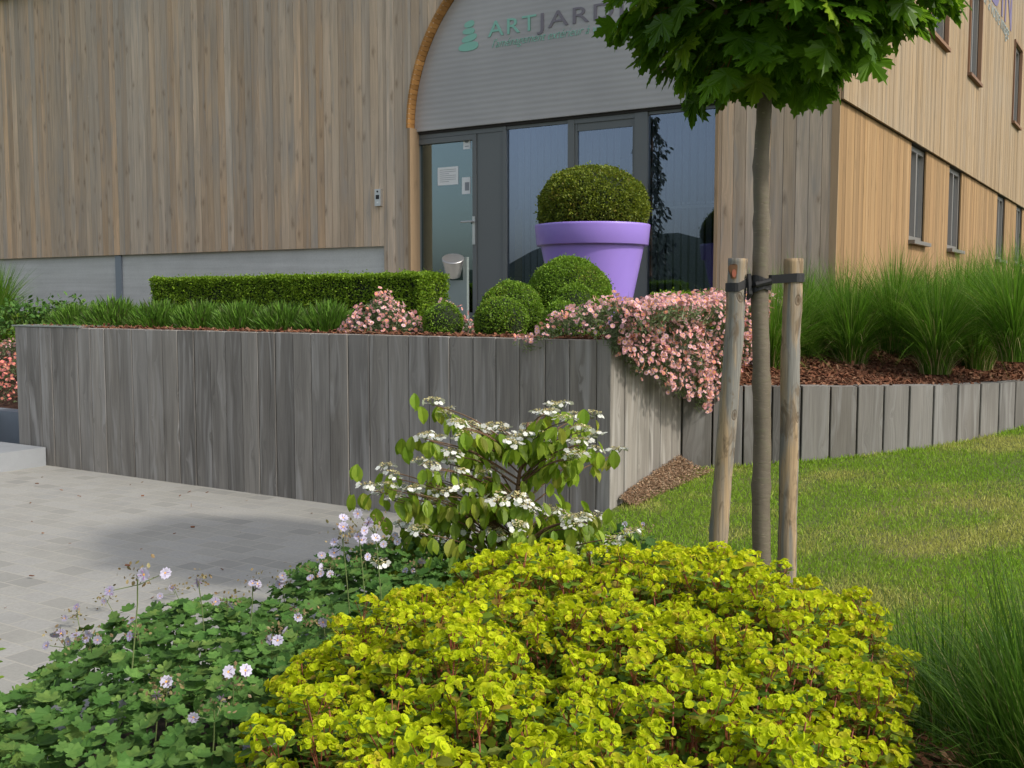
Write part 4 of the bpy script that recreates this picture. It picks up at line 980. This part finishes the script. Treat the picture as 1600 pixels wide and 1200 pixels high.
o = g.build('lawn_grass', M['lawnb']); tag(o, 'short green lawn grass with dry yellowish patches', None, None, 'stuff')

chips('bark_mulch', lambda a, b: (lambda x, y: (x, y, lawnz(x, y) * .5 + .045))(.5 + 1.6 * a, 1.6 + 2.4 * b), 9000, .035, 'dark bark mulch under the long grass and the spurge')
# ------------------------------------------------------------ young maple, stakes, tie
YT = 4.5
def colm(pts, Y=YT): return [tuple(at_y(a, b, Y)) for a, b in pts]
tr = thing('young_maple', tuple(at_y(1190, 961, YT)[:2]) + (.12,), 'young maple with a dense dark green round crown tied between two wooden stakes', 'tree')
g = Geo(); tp = colm([(1190, 965), (1190, 880), (1189, 780), (1191, 700), (1190, 620), (1189, 540), (1187, 470), (1189, 400), (1190, 330), (1189, 260), (1193, 190), (1196, 120), (1196, 20), (1200, -120)])
tp = smooth_poly(tp, 4); rd = np.interp(np.arange(len(tp)) / (len(tp) - 1), [0, .1, .5, .75, 1], [.045, .040, .0355, .032, .016]) * (1 + .03 * np.sin(np.arange(len(tp)) * 2.3)) * np.where(np.isin(np.arange(len(tp)), [9, 17, 24, 31, 36, 41]), 1.10, 1.0)
g.tube(tp, rd, 16); g.build('trunk', M['trunk'], tr, True)
cx, cy, cz = at_y(1222, 0, YT)[0], YT, 3.0
g = Geo()
ends = []
for k in range(22):
    a = k * 2.4; z0 = 2.42 + .035 * k * 1.0; r = random.uniform(.45, .75); dz = random.uniform(.05, .45)
    s0 = np.array([tp[0][0] * 0 + at_y(1196, 100, YT)[0], YT, z0]); e = s0 + np.array([cos(a) * r, sin(a) * r, dz]); mid = (s0 + e) / 2 + np.array([0, 0, .08])
    g.tube(smooth_poly([s0, mid, e], 4), np.linspace(.012, .004, 9), 6); ends.append(e)
g.build('limbs', M['trunk'], tr, True)
g = Geo(); n = 1950
d = rdir(n * 2); rad_ = rng.random(len(d)) ** .30
cr = np.array([.73, .74, .73]); P = np.array([cx, cy, cz]) + d * cr * rad_[:, None]
lob = np.array([noise.noise(Vector(x) * 2.1) for x in d]) * .13 + np.array([noise.noise(Vector(x) * 5) for x in d]) * .08; P += d * lob[:, None]
zb = 2.33 + .16 * np.clip(cx - .25 - P[:, 0], 0, 1) + .10 * np.abs((P[:, 0] - cx + .12)) ** 1.3 * 3 + np.where(P[:, 0] > cx + .2, .18 * (P[:, 0] - cx - .2) * 2.2, 0) + .05 * np.sin(P[:, 0] * 13)
P = P[P[:, 2] > zb + .03][:n]; n = len(P); do = nrm(P - np.array([cx, cy, cz - .35]))
N = nrm(do * .9 + np.array([0, 0, .55]) + rng.normal(size=do.shape) * .33); T = nrm(do * np.array([.8, .8, .2]) + np.array([0, 0, -.85]) + rng.normal(size=do.shape) * .35)
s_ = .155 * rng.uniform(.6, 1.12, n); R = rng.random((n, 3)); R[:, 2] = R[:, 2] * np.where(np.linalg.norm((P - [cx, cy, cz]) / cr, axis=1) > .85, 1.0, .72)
g.scatter(T_MAPLE, P, T, N, np.stack([s_, s_, s_ * rng.uniform(.5, 2.4, n)], 1), 0, R)
# leaf stalks
m = 700; s2 = .10; g.scatter(T_NEED, P[:m] - T[:m] * .0 + 0, -T[:m] + do[:m] * -.6, N[:m], np.stack([np.full(m, .02), np.full(m, s2), np.full(m, s2)], 1), 1)
g.build('crown', [M['maple'], M['redstem']], tr)
def stake(pts, r, label, ry):
    t = thing('tree_stake', tuple(at_y(pts[0][0], pts[0][1], YT)), label, 'stake', 'tree stakes')
    g = Geo(); p = smooth_poly(colm(pts), 6); k = np.arange(len(p)); g.tube(p, r * (1 + .03 * np.sin(k * 1.1 + ry) + .02 * np.sin(k * 2.9)), 18); 
    s_ = g.build('pole', M['stake'], t, False)
    for q in s_.data.polygons: q.use_smooth = len(q.vertices) == 4
    return t, p
sA, pA = stake([(1118, 960), (1122, 850), (1134, 690), (1146, 540), (1150, 460), (1153, 404)], .0405, 'left wooden tree stake, leaning, with a dark knot stain near its top', 0)
sB, pB = stake([(1229, 965), (1230, 860), (1233, 700), (1235, 550), (1239, 460), (1240, 404)], .0400, 'right wooden tree stake, upright, with the strap high on it', 2)
g = Geo(); kp = at_y(1147, 424, YT - .0415); vs = [(kp[0] + .020 * cos(a) * (1 + .3 * sin(3 * a)), kp[1] + .004 * abs(cos(a)) , kp[2] + .038 * sin(a) * (1 + .2 * cos(2 * a))) for a in np.linspace(0, 2 * pi, 20, endpoint=False)]
g.add(vs + [(x, y + .01, z) for x, y, z in vs], [tuple(range(20))[::-1]] + [(i, (i + 1) % 20, 20 + (i + 1) % 20, 20 + i) for i in range(20)]); g.add([(kp[0] + .009 * cos(a), kp[1] - .0012, kp[2] - .008 + .017 * sin(a)) for a in np.linspace(0, 2 * pi, 14, endpoint=False)], [tuple(range(14))[::-1]], 1); g.build('knot_stain', [M['stain'], M['redstem']], sA)
# strap
tie = thing('tree_tie', tuple(at_y(1189, 445, YT)), 'black rubber strap tying the maple trunk to both stakes', 'tree tie')
def band(g, loop, w_, th=.004, tilt=0.0, closed=True):
    L_ = np.asarray(loop, float); m = len(L_); c = L_.mean(0); nn = L_ - c; nn[:, 2] = 0; nn = nrm(nn)
    vs = np.concatenate([L_ + nn * th + [0, 0, -w_ / 2], L_ + nn * th + [0, 0, w_ / 2], L_ + [0, 0, w_ / 2], L_ + [0, 0, -w_ / 2]])
    f = []
    for i in range(m if closed else m - 1):
        j = (i + 1) % m
        for q in range(4): f.append((q * m + i, q * m + j, ((q + 1) % 4) * m + j, ((q + 1) % 4) * m + i))
    g.add(vs, f, 0, (.5, .5, .5))
def ring_around(pa, ra, pb, rb, za, zb):
    # belt around two posts in plan, height interpolated
    a = np.array(pa); b = np.array(pb); d = (b - a) / np.linalg.norm(b - a); n_ = np.array([-d[1], d[0]]); pts = []
    for t in np.linspace(pi / 2, 3 * pi / 2, 12): pts.append(np.append(a + ra * (cos(t) * d + sin(t) * n_), za))
    for t in np.linspace(-pi / 2, pi / 2, 12): pts.append(np.append(b + rb * (cos(t) * d + sin(t) * n_), zb))
    return pts
def atz(p, z): p = np.array(p); i = np.argmin(np.abs(p[:, 2] - z)); return p[i][:2]
zA, zB, zM = at_y(1150, 449, YT)[2], at_y(1240, 434, YT)[2], at_y(1189, 441, YT)[2]
tA, tB, tM = atz(pA, zA), atz(pB, zB), atz(tp, zM)
g = Geo(); band(g, ring_around(tA, .0425, tM - [.045, 0], .02, zA, zM + .004), .037); g.build('left_loop', M['black'], tie)
g = Geo(); band(g, ring_around(tM + [.055, 0], .02, tB, .0420, zM + .012, zB), .037); g.build('right_loop', M['black'], tie)
g = Geo(); band(g, [np.append(tM + .042 * np.array([cos(t), sin(t)]), zM - .002 + .01 * sin(t * 2)) for t in np.linspace(0, 2 * pi, 20, endpoint=False)], .045, .006)
band(g, [np.append(tM + .044 * np.array([cos(t), sin(t)]), zM - .02 + .02 * cos(t)) for t in np.linspace(0, 2 * pi, 20, endpoint=False)], .02, .006)
g.tube([np.append(tM + [-.055, -.03], zM + .035), np.append(tM + [-.05, -.035], zM - .05), np.append(tM + [-.06, -.03], zM - .075)], [.010, .013, .006], 6)
g.tube([np.append(tM + [-.075, -.02], zM - .02), np.append(tM + [-.07, -.03], zM - .05)], [.008, .004], 6)
g.tube([np.append(tM + [-.03, -.047], zM - .012), np.append(tM + [.035, -.047], zM + .004)], [.013, .015], 8)
g.build('knot', M['black'], tie)

# ------------------------------------------------------------ viburnum
YV = 4.5
heads = [(500,80),(570,125),(625,195),(690,200),(770,215),(850,225),(460,250),(520,265),(600,335),(575,375),(700,390),(800,415),(975,205),(880,265),(940,265),(1040,240),(1135,100),(1075,135),(1165,165),(1215,150),(1300,145),(1110,235),(1250,215),(1310,250),(1220,280),(1225,340),(1320,320),(1420,325),(430,380),(490,400),(490,450),(265,405),(305,445),(175,505),(240,535),(310,560),(345,505),(400,520),(470,545),(550,575),(590,525),(650,510),(710,590),(760,570),(810,540),(870,535),(930,560),(960,600),(1030,370),(1000,625),(1080,620),(1130,640),(1175,665),(1240,655),(1310,660),(1160,750),(1240,800),(1330,820),(1400,775),(1180,850),(1270,870),(1480,740),(220,880),(340,920),(440,970),(470,870),(520,900),(950,710),(740,690),(350,700),(430,720),(560,760),(1150,990),(1240,1000),
         (740,225),(810,205),(660,250),(900,290),(960,240),(1060,270),(640,420),(750,440),(530,530),(830,580),(280,500),(1200,700),(640,720),(820,740)]
heads += [(x + random.uniform(-38, 38), y + random.uniform(-14, 22)) for x, y in heads if random.random() < .42 and x < 1250]
vb = thing('viburnum_shrub', (at_y(806, 900, YV)[0], YV, .1), 'tiered viburnum shrub with white lacecap flowers in front of the board wall', 'shrub')
base = np.array([at_y(806, 900, YV)[0], YV, .12]); topz = at_y(812, 690, YV)[2]
def px3(x, y, Y): return at_y(520 + x / 3.2, 600 + y / 3.2, Y)
g = Geo(); trunk = smooth_poly([base, at_y(805, 840, YV), at_y(808, 770, YV + .02), at_y(815, 720, YV), at_y(825, 660, YV)], 5)
g.tube(trunk, np.linspace(.012, .006, len(trunk)), 8); tra = np.array(trunk)
def head_mesh(sz, seed):
    g = Geo(); m = 46; a = rng.random(m) * 2 * pi; r = np.sqrt(rng.random(m)) * .75
    P = np.stack([r * np.cos(a), r * np.sin(a), .22 * (1 - r) + rng.uniform(-.12, .10, m)], 1) * sz
    g.scatter(T_CUP, P, rdir(m) * [1, 1, .2], nrm(np.array([0, 0, 1]) + rng.normal(size=(m, 3)) * .5), .15 * sz * rng.uniform(.7, 1.4, m), 1)
    k = 9 + seed % 4; a = np.arange(k) / k * 2 * pi + rng.random(k) * .4; r = rng.uniform(.75, 1.05, k)
    P = np.stack([r * np.cos(a), r * np.sin(a), rng.uniform(-.30, .10, k)], 1) * sz
    g.scatter(T_FL4, P, rdir(k) * [1, 1, .2], nrm(np.stack([np.cos(a), np.sin(a), np.full(k, 1.1)], 1) + rng.normal(size=(k, 3)) * .3), .58 * sz * rng.uniform(.75, 1.1, k), 0)
    for q in range(6): g.tube([(0, 0, -.5 * sz), (.5 * sz * cos(q), .5 * sz * sin(q), 0)], .0012, 4, 2)
    return g
protos = []
lf = Geo(); LP, LT, LN, LS = [], [], [], []
for i, (hx, hy) in enumerate(heads):
    Y = YV + random.uniform(-.34, .34); p = px3(hx, hy, Y); 
    o = None
    sz = .046 * random.uniform(.8, 1.2)
    if i < 10:
        me = head_mesh(1.0 * .036, i).build('flower_head', [M['whitepetal'], M['cream'], M['greenstem']]); protos.append(me); o = me
    else:
        o = protos[i % 10].copy(); S.collection.objects.link(o)
    o.parent = None; o.matrix_parent_inverse = Matrix.Identity(4)
    o.matrix_basis = Matrix.Translation(Vector(p)) @ Matrix.Rotation(random.random() * 6.28, 4, 'Z') @ Matrix.Rotation(random.uniform(-.35, .35), 4, 'X') @ Matrix.Scale(sz / .036, 4)
    attach(o, vb)
    zj = np.clip(p[2] - abs(p[0] - base[0]) * .35 - .10, .22, tra[-1][2]); j = tra[np.argmin(np.abs(tra[:, 2] - zj))]
    pe = np.array(p) - [0, 0, .02]; mid = j + (pe - j) * .55 + np.array([0, 0, .03]); mid[2] = min(mid[2], pe[2] - .015)
    g.tube(smooth_poly([j, mid, pe], 4), np.linspace(.0042, .0018, 9), 5)
    for q in range(8):
        t = random.uniform(.4, 1.02); b = j + (pe - j) * t; b[2] = np.interp(t, [0, .55, 1], [j[2], mid[2], pe[2]]); 
        od = nrm(np.array([random.uniform(-1, 1), random.uniform(-1, .8), 0])); LP.append(b + np.array(od) * .012 - [0, 0, .01]); LT.append(od * random.uniform(.25, .7) + np.array([0, 0, -1])); LN.append(od * 1.0 + np.array([0, -.2, .5]))
        LS.append(random.uniform(.05, .085))
for (x, y) in [(440,150),(525,150),(345,310),(405,300),(365,350),(480,325),(95,590),(150,585),(210,660),(115,440),(1400,370),(1370,660),(400,85),(1250,165),(700,340),(880,340),(940,340),(1200,450),(1070,450),(1125,480),(275,705),(310,790),(390,860),(470,700),(560,720),(620,860),(430,910),(1010,340),(650,340),(1310,700),(1290,360),(1340,380)]:
    for q in range(2):
        LP.append(px3(x + random.uniform(-12, 12), y - 40, YV + random.uniform(-.1, .1))); LT.append(np.array([random.uniform(-.35, .35), -.1, -1])); LN.append(np.array([random.uniform(-.5, .5), -1, .2])); LS.append(random.uniform(.07, .085))
# low dark leaves near the base
m = 420; a = rng.random(m) * 2 * pi; r = np.sqrt(rng.random(m)); Pb = base + np.stack([r * np.cos(a) * .55, r * np.sin(a) * .4, rng.uniform(.12, .62, m) * (1 - .3 * r)], 1)
LP += list(Pb); LT += list(np.stack([np.cos(a) * .6, np.sin(a) * .6, np.full(m, -.8)], 1)); LN += list(np.stack([np.cos(a), np.sin(a), np.full(m, .9)], 1)); LS += list(rng.uniform(.05, .08, m))
g.build('stems', M['twig'], vb, True)
n = len(LP); s_ = np.array(LS); lf.scatter(T_PLEAT, np.array(LP), np.array(LT) + rng.normal(size=(n, 3)) * .12, np.array(LN) + rng.normal(size=(n, 3)) * .3, np.stack([s_ * .82, s_, s_ * rng.uniform(.6, 1.8, n)], 1), 0)
lf.build('foliage', M['vib'], vb)

# ------------------------------------------------------------ spurge (yellow)
SPC = (.32, 2.85)
_pl = [(-.55, 1.45), (-.66, 2.2), (-.75, 2.6), (-.66, 3.2), (-.28, 3.72), (.3, 4.08), (.62, 4.24), (1.05, 3.85), (1.30, 3.3), (1.10, 2.9), (.84, 2.3), (.72, 1.8), (.6, 1.45), (.1, 1.3)]
_pa = sorted((math.atan2(y - SPC[1], x - SPC[0]), math.hypot(x - SPC[0], y - SPC[1])) for x, y in _pl)
_pa = [(_pa[-1][0] - 2 * pi, _pa[-1][1])] + _pa + [(_pa[0][0] + 2 * pi, _pa[0][1])]
_pA, _pR = [q[0] for q in _pa], [q[1] for q in _pa]
def mound_h(x, y):
    return math.hypot(x - SPC[0], y - SPC[1]) / float(np.interp(math.atan2(y - SPC[1], x - SPC[0]), _pA, _pR))
sp = thing('yellow_spurge', (.36, 2.85, .05), 'broad mound of acid yellow-green flowering spurge in the foreground', 'flowering plant')
def sp_top(x, y):
    r = mound_h(x, y)
    return .10 + .48 * max(0, 1 - r ** 5.0) ** .5 + .10 * noise.noise(Vector((x * 3.6, y * 3.6, 1))) + .03 * noise.noise(Vector((x * 11, y * 11, 3)))
pts = []
tries = 0
while len(pts) < 1000 and tries < 60000:
    tries += 1; x = random.uniform(-.75, 1.45); y = random.uniform(1.4, 4.35)
    r = mound_h(x, y)
    if r > .95 + .13 * noise.noise(Vector((x * 7, y * 7, 9))): continue
    z = sp_top(x, y)
    if r > .88: z -= random.random() * .30 * (r - .86) * 8
    z += random.choice([0, 0, 0, .03, .055, -.03, -.06]); dmin = .054
    if all((x - a) ** 2 + (y - b) ** 2 + (z - c) ** 2 > dmin ** 2 for a, b, c in pts): pts.append((x, y, z))
def spurge_head(seed):
    g = Geo(); m = 30 + seed % 8; d = rdir(m * 2); d[:, 2] = np.abs(d[:, 2]) * .8 + .12; d = nrm(d)[:m]
    P = d * np.array([.040, .040, .028]) * rng.uniform(.7, 1.1, (m, 1)); N = nrm(d * .8 + np.array([0, 0, .55]) + rng.normal(size=d.shape) * .25)
    s_ = rng.uniform(.012, .022, m); T = rdir(m); R = rng.random((m, 3)); R[:, 2] *= .85
    g.scatter(T_CUP, P, T, N, np.stack([s_, s_, s_], 1), 0, R)
    g.scatter(T_CUP, P + N * .003, T, N, np.stack([s_ * .42, s_ * .42, s_ * .6], 1), 0, R * [.4, .8, 1])
    k = 10; a = np.arange(k) / k * 2 * pi + rng.random(k); Pk = np.stack([np.cos(a) * .014, np.sin(a) * .014, rng.uniform(-.03, .0, k)], 1)
    s2 = rng.uniform(.028, .04, k); g.scatter(T_OVAL, Pk, np.stack([np.cos(a), np.sin(a), rng.uniform(-.2, .5, k)], 1), np.stack([-np.cos(a) * .3, -np.sin(a) * .3, np.ones(k)], 1), s2, 1)
    for q in range(5): g.tube([(0, 0, -.05), tuple(P[q])], .0012, 4, 2)
    return g
protos = [spurge_head(i).build('flower_head', [M['bract'], M['spurgeleaf'], M['redstem']]) for i in range(12)]
cp = np.array([0, 0, 1.5]); pts.sort(key=lambda p: math.dist(p, cp)); used = 0; rest = []
for i, p in enumerate(pts):
    x, y, z = p; mt = Matrix.Translation(Vector(p)) @ Matrix.Rotation(random.random() * 6.28, 4, 'Z') @ Matrix.Rotation(random.uniform(-.35, .35), 4, 'X') @ Matrix.Scale(random.uniform(.62, 1.3), 4)
    rest.append((i, mt))
vis = [(i, mt) for i, mt in rest if FPX * pts[i][0] / pts[i][1] + 800 > 380 and (pts[i][2] - 1.5) / pts[i][1] > -.455]
own = set(i for i, _ in vis[:100]); first = list(vis[:12])
for k, (i, mt) in enumerate(vis[:100]):
    o = protos[k] if k < 12 else protos[k % 12].copy()
    if k >= 12: S.collection.objects.link(o)
    o.matrix_basis = mt
for k, o in enumerate([o for o in S.objects if o.name.startswith('flower_head') and o.parent is None]): attach(o, sp)
gm = Geo(); pv = []
for q in protos:
    me = q.data; co = np.empty(len(me.vertices) * 3, np.float32); me.vertices.foreach_get('co', co); co = co.reshape(-1, 3)
    li = np.empty(len(me.loops), np.int32); me.loops.foreach_get('vertex_index', li); lt = np.empty(len(me.polygons), np.int32); me.polygons.foreach_get('loop_total', lt)
    mi = np.empty(len(me.polygons), np.int32); me.polygons.foreach_get('material_index', mi); rc = np.empty(len(me.polygons) * 4, np.float32); me.attributes['rnd'].data.foreach_get('color', rc)
    pv.append((co.astype(float), li, lt, mi, rc.reshape(-1, 4)[:, :3]))
for i, mt in rest:
    if i in own: continue
    co, li, lt, mi, rc = pv[i % 12]; A = np.array(mt); gm.V.append(co @ A[:3, :3].T + A[:3, 3]); gm.L.append(li + gm.n); gm.T.append(lt); gm.M.append(mi); gm.R.append((rc + rng.random(3) * .5) % 1.0); gm.UV.append(np.zeros((len(li), 2))); gm.n += len(co)
o = gm.build('flower_heads', [M['bract'], M['spurgeleaf'], M['redstem']], sp); tag(o, kind='stuff')
g = Geo(); n = 15000; P = []
while len(P) < n:
    x = random.uniform(-.72, 1.42); y = random.uniform(1.4, 4.3); r = mound_h(x, y)
    if r < 1.0: zt_ = sp_top(x, y); P.append((x, y, zt_ - .02 - random.random() ** 1.4 * min(.38, zt_ - .03)))
P = np.array(P); T = nrm(rdir(n) * [1, 1, .5] + [0, 0, .1]); N = nrm(rng.normal(size=(n, 3)) * .5 + [0, 0, 1]); g.scatter(T_OVAL, P, T, N, rng.uniform(.022, .042, n), 0)
g.build('foliage', M['spurgeleaf'], sp)
g = Geo()
for i, p in enumerate(pts):
    if i % 2 == 0:
        b = np.array([p[0] * .93 + .02, p[1] * .93 + .2, max(.05, p[2] - .42)]); q = np.array(p) - [0, 0, .03]; g.tube([b, (b + q) / 2 + rng.normal(size=3) * .012, q], [.0035, .003, .002], 5)
g.build('stems', M['redstem'], sp, True)

# ------------------------------------------------------------ geraniums (left)
EL = [(-1.02, 2.55, .72, 1.0), (-1.0, 3.35, .62, .75), (-.45, 4.35, .62, .62), (-.3, 3.3, .8, .8), (-1.5, 2.5, .5, .65)]
def ger_h(x, y):
    return min(math.hypot((x - a) / c, (y - b) / d) for a, b, c, d in EL)
def ger_top(x, y):
    r = ger_h(x, y); return .05 + .39 * max(0, 1 - r ** 3) ** .5 + .05 * noise.noise(Vector((x * 3.5, y * 3.5, 5)))
gr = thing('geranium_clump', (-1.0, 3.0, .05), 'green carpet of rounded geranium leaves with pale lilac flowers beside the paving', 'flowering plant')
P, D = [], []
while len(P) < 8200:
    x = random.uniform(-2.1, .5); y = random.uniform(1.3, 5.0); r = ger_h(x, y)
    if r > 1.0: continue
    z = ger_top(x, y); k = random.random() ** 2.2
    P.append((x, y, z - k * min(.26, z - .03) + random.choice([0, 0, .02, -.02]))); 
    e = .02; D.append((-(ger_top(x + e, y) - z) / e, -(ger_top(x, y + e) - z) / e, 1))
P = np.array(P); D = nrm(np.clip(np.array(D), -1.5, 1.5)); n = len(P); g = Geo()
N = nrm(D * .8 + np.array([.0, -.25, .5]) + rng.normal(size=(n, 3)) * .30); T = nrm(rng.normal(size=(n, 3)) * [1, 1, .2] + np.array([0, -.5, -.2])); s_ = rng.uniform(.026, .066, n)
g.scatter(T_GER, P, T, N, np.stack([s_ * 1.1, s_, s_ * rng.uniform(.3, 2.2, n)], 1), 0)
g.build('foliage', M['geran'], gr, False)
def ger_flower(g, p, n_, s_):
    P = np.array([p]); N = np.array([n_]); T = rdir(1)
    g.scatter(T_FLG, P, T, N, np.array([s_]), 0); g.scatter(T_DOT, P + N * .001, T, N, np.array([s_ * .5]), 2)
    tn = nrm(T - N * np.sum(T * N)); X = np.cross(tn, N)
    for k in range(5):
        a = 2 * pi * k / 5; d = -np.sin(a) * X + np.cos(a) * tn
        g.scatter(T_NEED, P + N * s_ * .06 + d * s_ * .1, d + N * .14, N, np.array([[s_ * .35, s_ * .33, s_ * .3]]), 1)
fl = [(355, 937, 2), (465, 965, 1), (505, 972, 1), (335, 1110, 2), (215, 897, 3), (272, 920, 2), (395, 912, 3), (490, 890, 2), (520, 880, 3), (535, 842, 4), (560, 830, 4), (585, 822, 3), (440, 905, 3), (100, 1000, 4), (140, 998, 4), (165, 935, 2), (365, 1065, 2), (245, 1085, 1), (260, 1065, 1), (310, 910, 1), (400, 1170, 3), (425, 990, 3), (120, 960, 2), (215, 985, 2), (610, 850, 3), (650, 880, 3), (570, 870, 2), (980, 830, 4), (1005, 828, 3)]
for (px, py, k) in fl:
    # height above the leaves
    best = None
    for Y in np.arange(1.8, 5.2, .05):
        p = at_y(px, py, Y); zt_ = ger_top(p[0], p[1]) if ger_h(p[0], p[1]) < 1 else (.3 if px > 900 else .02)
        if p[2] < zt_ + .05: best = p; break
    if best is None and px < 900:      # at the rim of the clump: the depth where the sight line passes nearest to it
        Ys = [Y for Y in np.arange(1.8, 5.2, .05) if at_y(px, py, Y)[2] > .10]; best = at_y(px, py, min(Ys, key=lambda Y: ger_h(*at_y(px, py, Y)[:2])))
    if px > 900: best = at_y(px, py, 5.2)
    g = Geo(); c = np.array(best)
    k = max(1, k)
    for q in range(k):
        nn = nrm(np.array([random.uniform(-.5, .5), -.9, random.uniform(.2, .8)])); c2 = c + rng.normal(size=3) * [.028, .025, .022] * (k > 1)
        ger_flower(g, c2, nn, .036 * random.uniform(.85, 1.1)); g.tube([c + [0, .012, -.03], c2 + [0, .003, 0]], .0012, 4, 4)
    m = 34; Pq = c + rng.normal(size=(m, 3)) * [.024, .018, .018] + [0, .01, 0]; g.scatter(T_OVAL, Pq, rdir(m) + [0, 0, .4], rdir(m), rng.uniform(.009, .016, m), 3)
    ex, ey, _, _ = min(EL, key=lambda e: math.hypot((c[0] - e[0]) / e[2], (c[1] - e[1]) / e[3])); tw_ = nrm(np.array([ex - c[0], ey - c[1]])) * (.16 if ger_h(c[0], c[1]) > .9 else .02)
    g.tube([np.array([c[0] + tw_[0], c[1] + tw_[1], max(.04, c[2] - .24)]), c + [tw_[0] * .3, tw_[1] * .3 + .01, -.08], c], .0018, 5, 4)
    g.build('flower_cluster', [M['lilac'], M['vein'], M['yellow'], M['sepal'], M['greenstem']], gr)

chips('leaf_litter', lambda a, b: (-4.5 + 4.2 * a, 4.6 + 4.2 * b, .003), 60, .022, 'tiny dry leaf bits scattered on the paving')
# small geranium patch right of the viburnum
leafy((.55, 5.1, .12), (.28, .25, .24), 260, .06, T_GER, 'geran', 'leafy_perennial', 'low dark leafy plant between the viburnum and the corner of the board wall', 'perennial', up=.9)
# sprig at the left edge
sg = thing('leafy_shrub', (-1.62, 3.05, .02), 'sprig with pointed reddish green leaves cut by the left edge', 'shrub')
g = Geo(); LP, LT, LN = [], [], []; c = np.array(at_y(-30, 1090, 3.0)); c[2] = .02
for k in range(9):
    e = at_y(-22 + random.uniform(-40, 24), random.uniform(1000, 1060), 3.0 + random.uniform(-.1, .1)); mid = (c + e) / 2 + rng.normal(size=3) * .02; pp = smooth_poly([c, mid, e], 5); g.tube(pp, np.linspace(.003, .0012, len(pp)), 5)
    for t in pp[5:]:
        for q in (-1, 1, .5): LP.append(t); LT.append(np.array([q, random.uniform(-.6, .3), .15])); LN.append(np.array([random.uniform(-.3, .3), -.4, 1]))
g.build('stems', M['redstem'], sg); g = Geo(); n = len(LP); s_ = rng.uniform(.022, .036, n); g.scatter(T_OVAL, np.array(LP), np.array(LT), np.array(LN), np.stack([s_ * .7, s_, s_], 1), 0); g.build('foliage', M['spurgeleaf'], sg)

# long grass clumps in the near right corner
for (x, y, H, nb, lb) in ((1.42, 2.60, .86, 1700, 'dark green long grass clump in the lower right corner of the photo'), (1.98, 3.05, .95, 1200, 'tall green grass clump at the right edge, behind the corner clump'), (1.42, 3.35, .55, 420, 'thin wispy grass tuft between the yellow spurge and the lawn')):
    g = Geo(); z = .03; blades(g, (x, y, z), nb, H, .48, .0048, .9, base_r=.2, straw=.03); blades(g, (x, y, z), nb // 3, H * .62, .75, .0045, 1.2, base_r=.2, straw=.12)
    o = g.build('long_grass', [M['near'], M['straw']]); tag(o, lb, 'grass', 'long grass clumps at the lower right')

# ------------------------------------------------------------ what the windows reflect
t = thing('slender_tree', (-9.9, 3.7, 0), 'slender drooping dark tree seen only as a reflection in the entrance windows', 'tree')
g = Geo(); g.tube([(-9.9, 3.7, -.05), (-9.9, 3.7, 3), (-9.85, 3.7, 5.6)], [.09, .06, .015], 8); g.build('trunk', M['twig'], t)
g = Geo(); n = 2300; z = 1.2 + 4.5 * rng.random(n); wr = np.interp(z, [1.2, 1.8, 3, 4.4, 5.1, 5.7], [.35, .75, .6, .3, .42, .1]); a = rng.random(n) * 2 * pi; lay = np.sin(z * 9) * .3 + .75; r = wr * np.sqrt(rng.random(n)) * lay
P = np.stack([-9.88 + r * np.cos(a), 3.7 + r * np.sin(a), z - r * .35], 1); T = nrm(np.stack([np.cos(a) * .5, np.sin(a) * .5, np.full(n, -.9)], 1) + rng.normal(size=(n, 3)) * .3)
s_ = rng.uniform(.08, .17, n); g.scatter(T_OVAL, P, T, rdir(n), np.stack([s_ * .6, s_, s_], 1), 0); g.build('crown', M['conifer'], t)
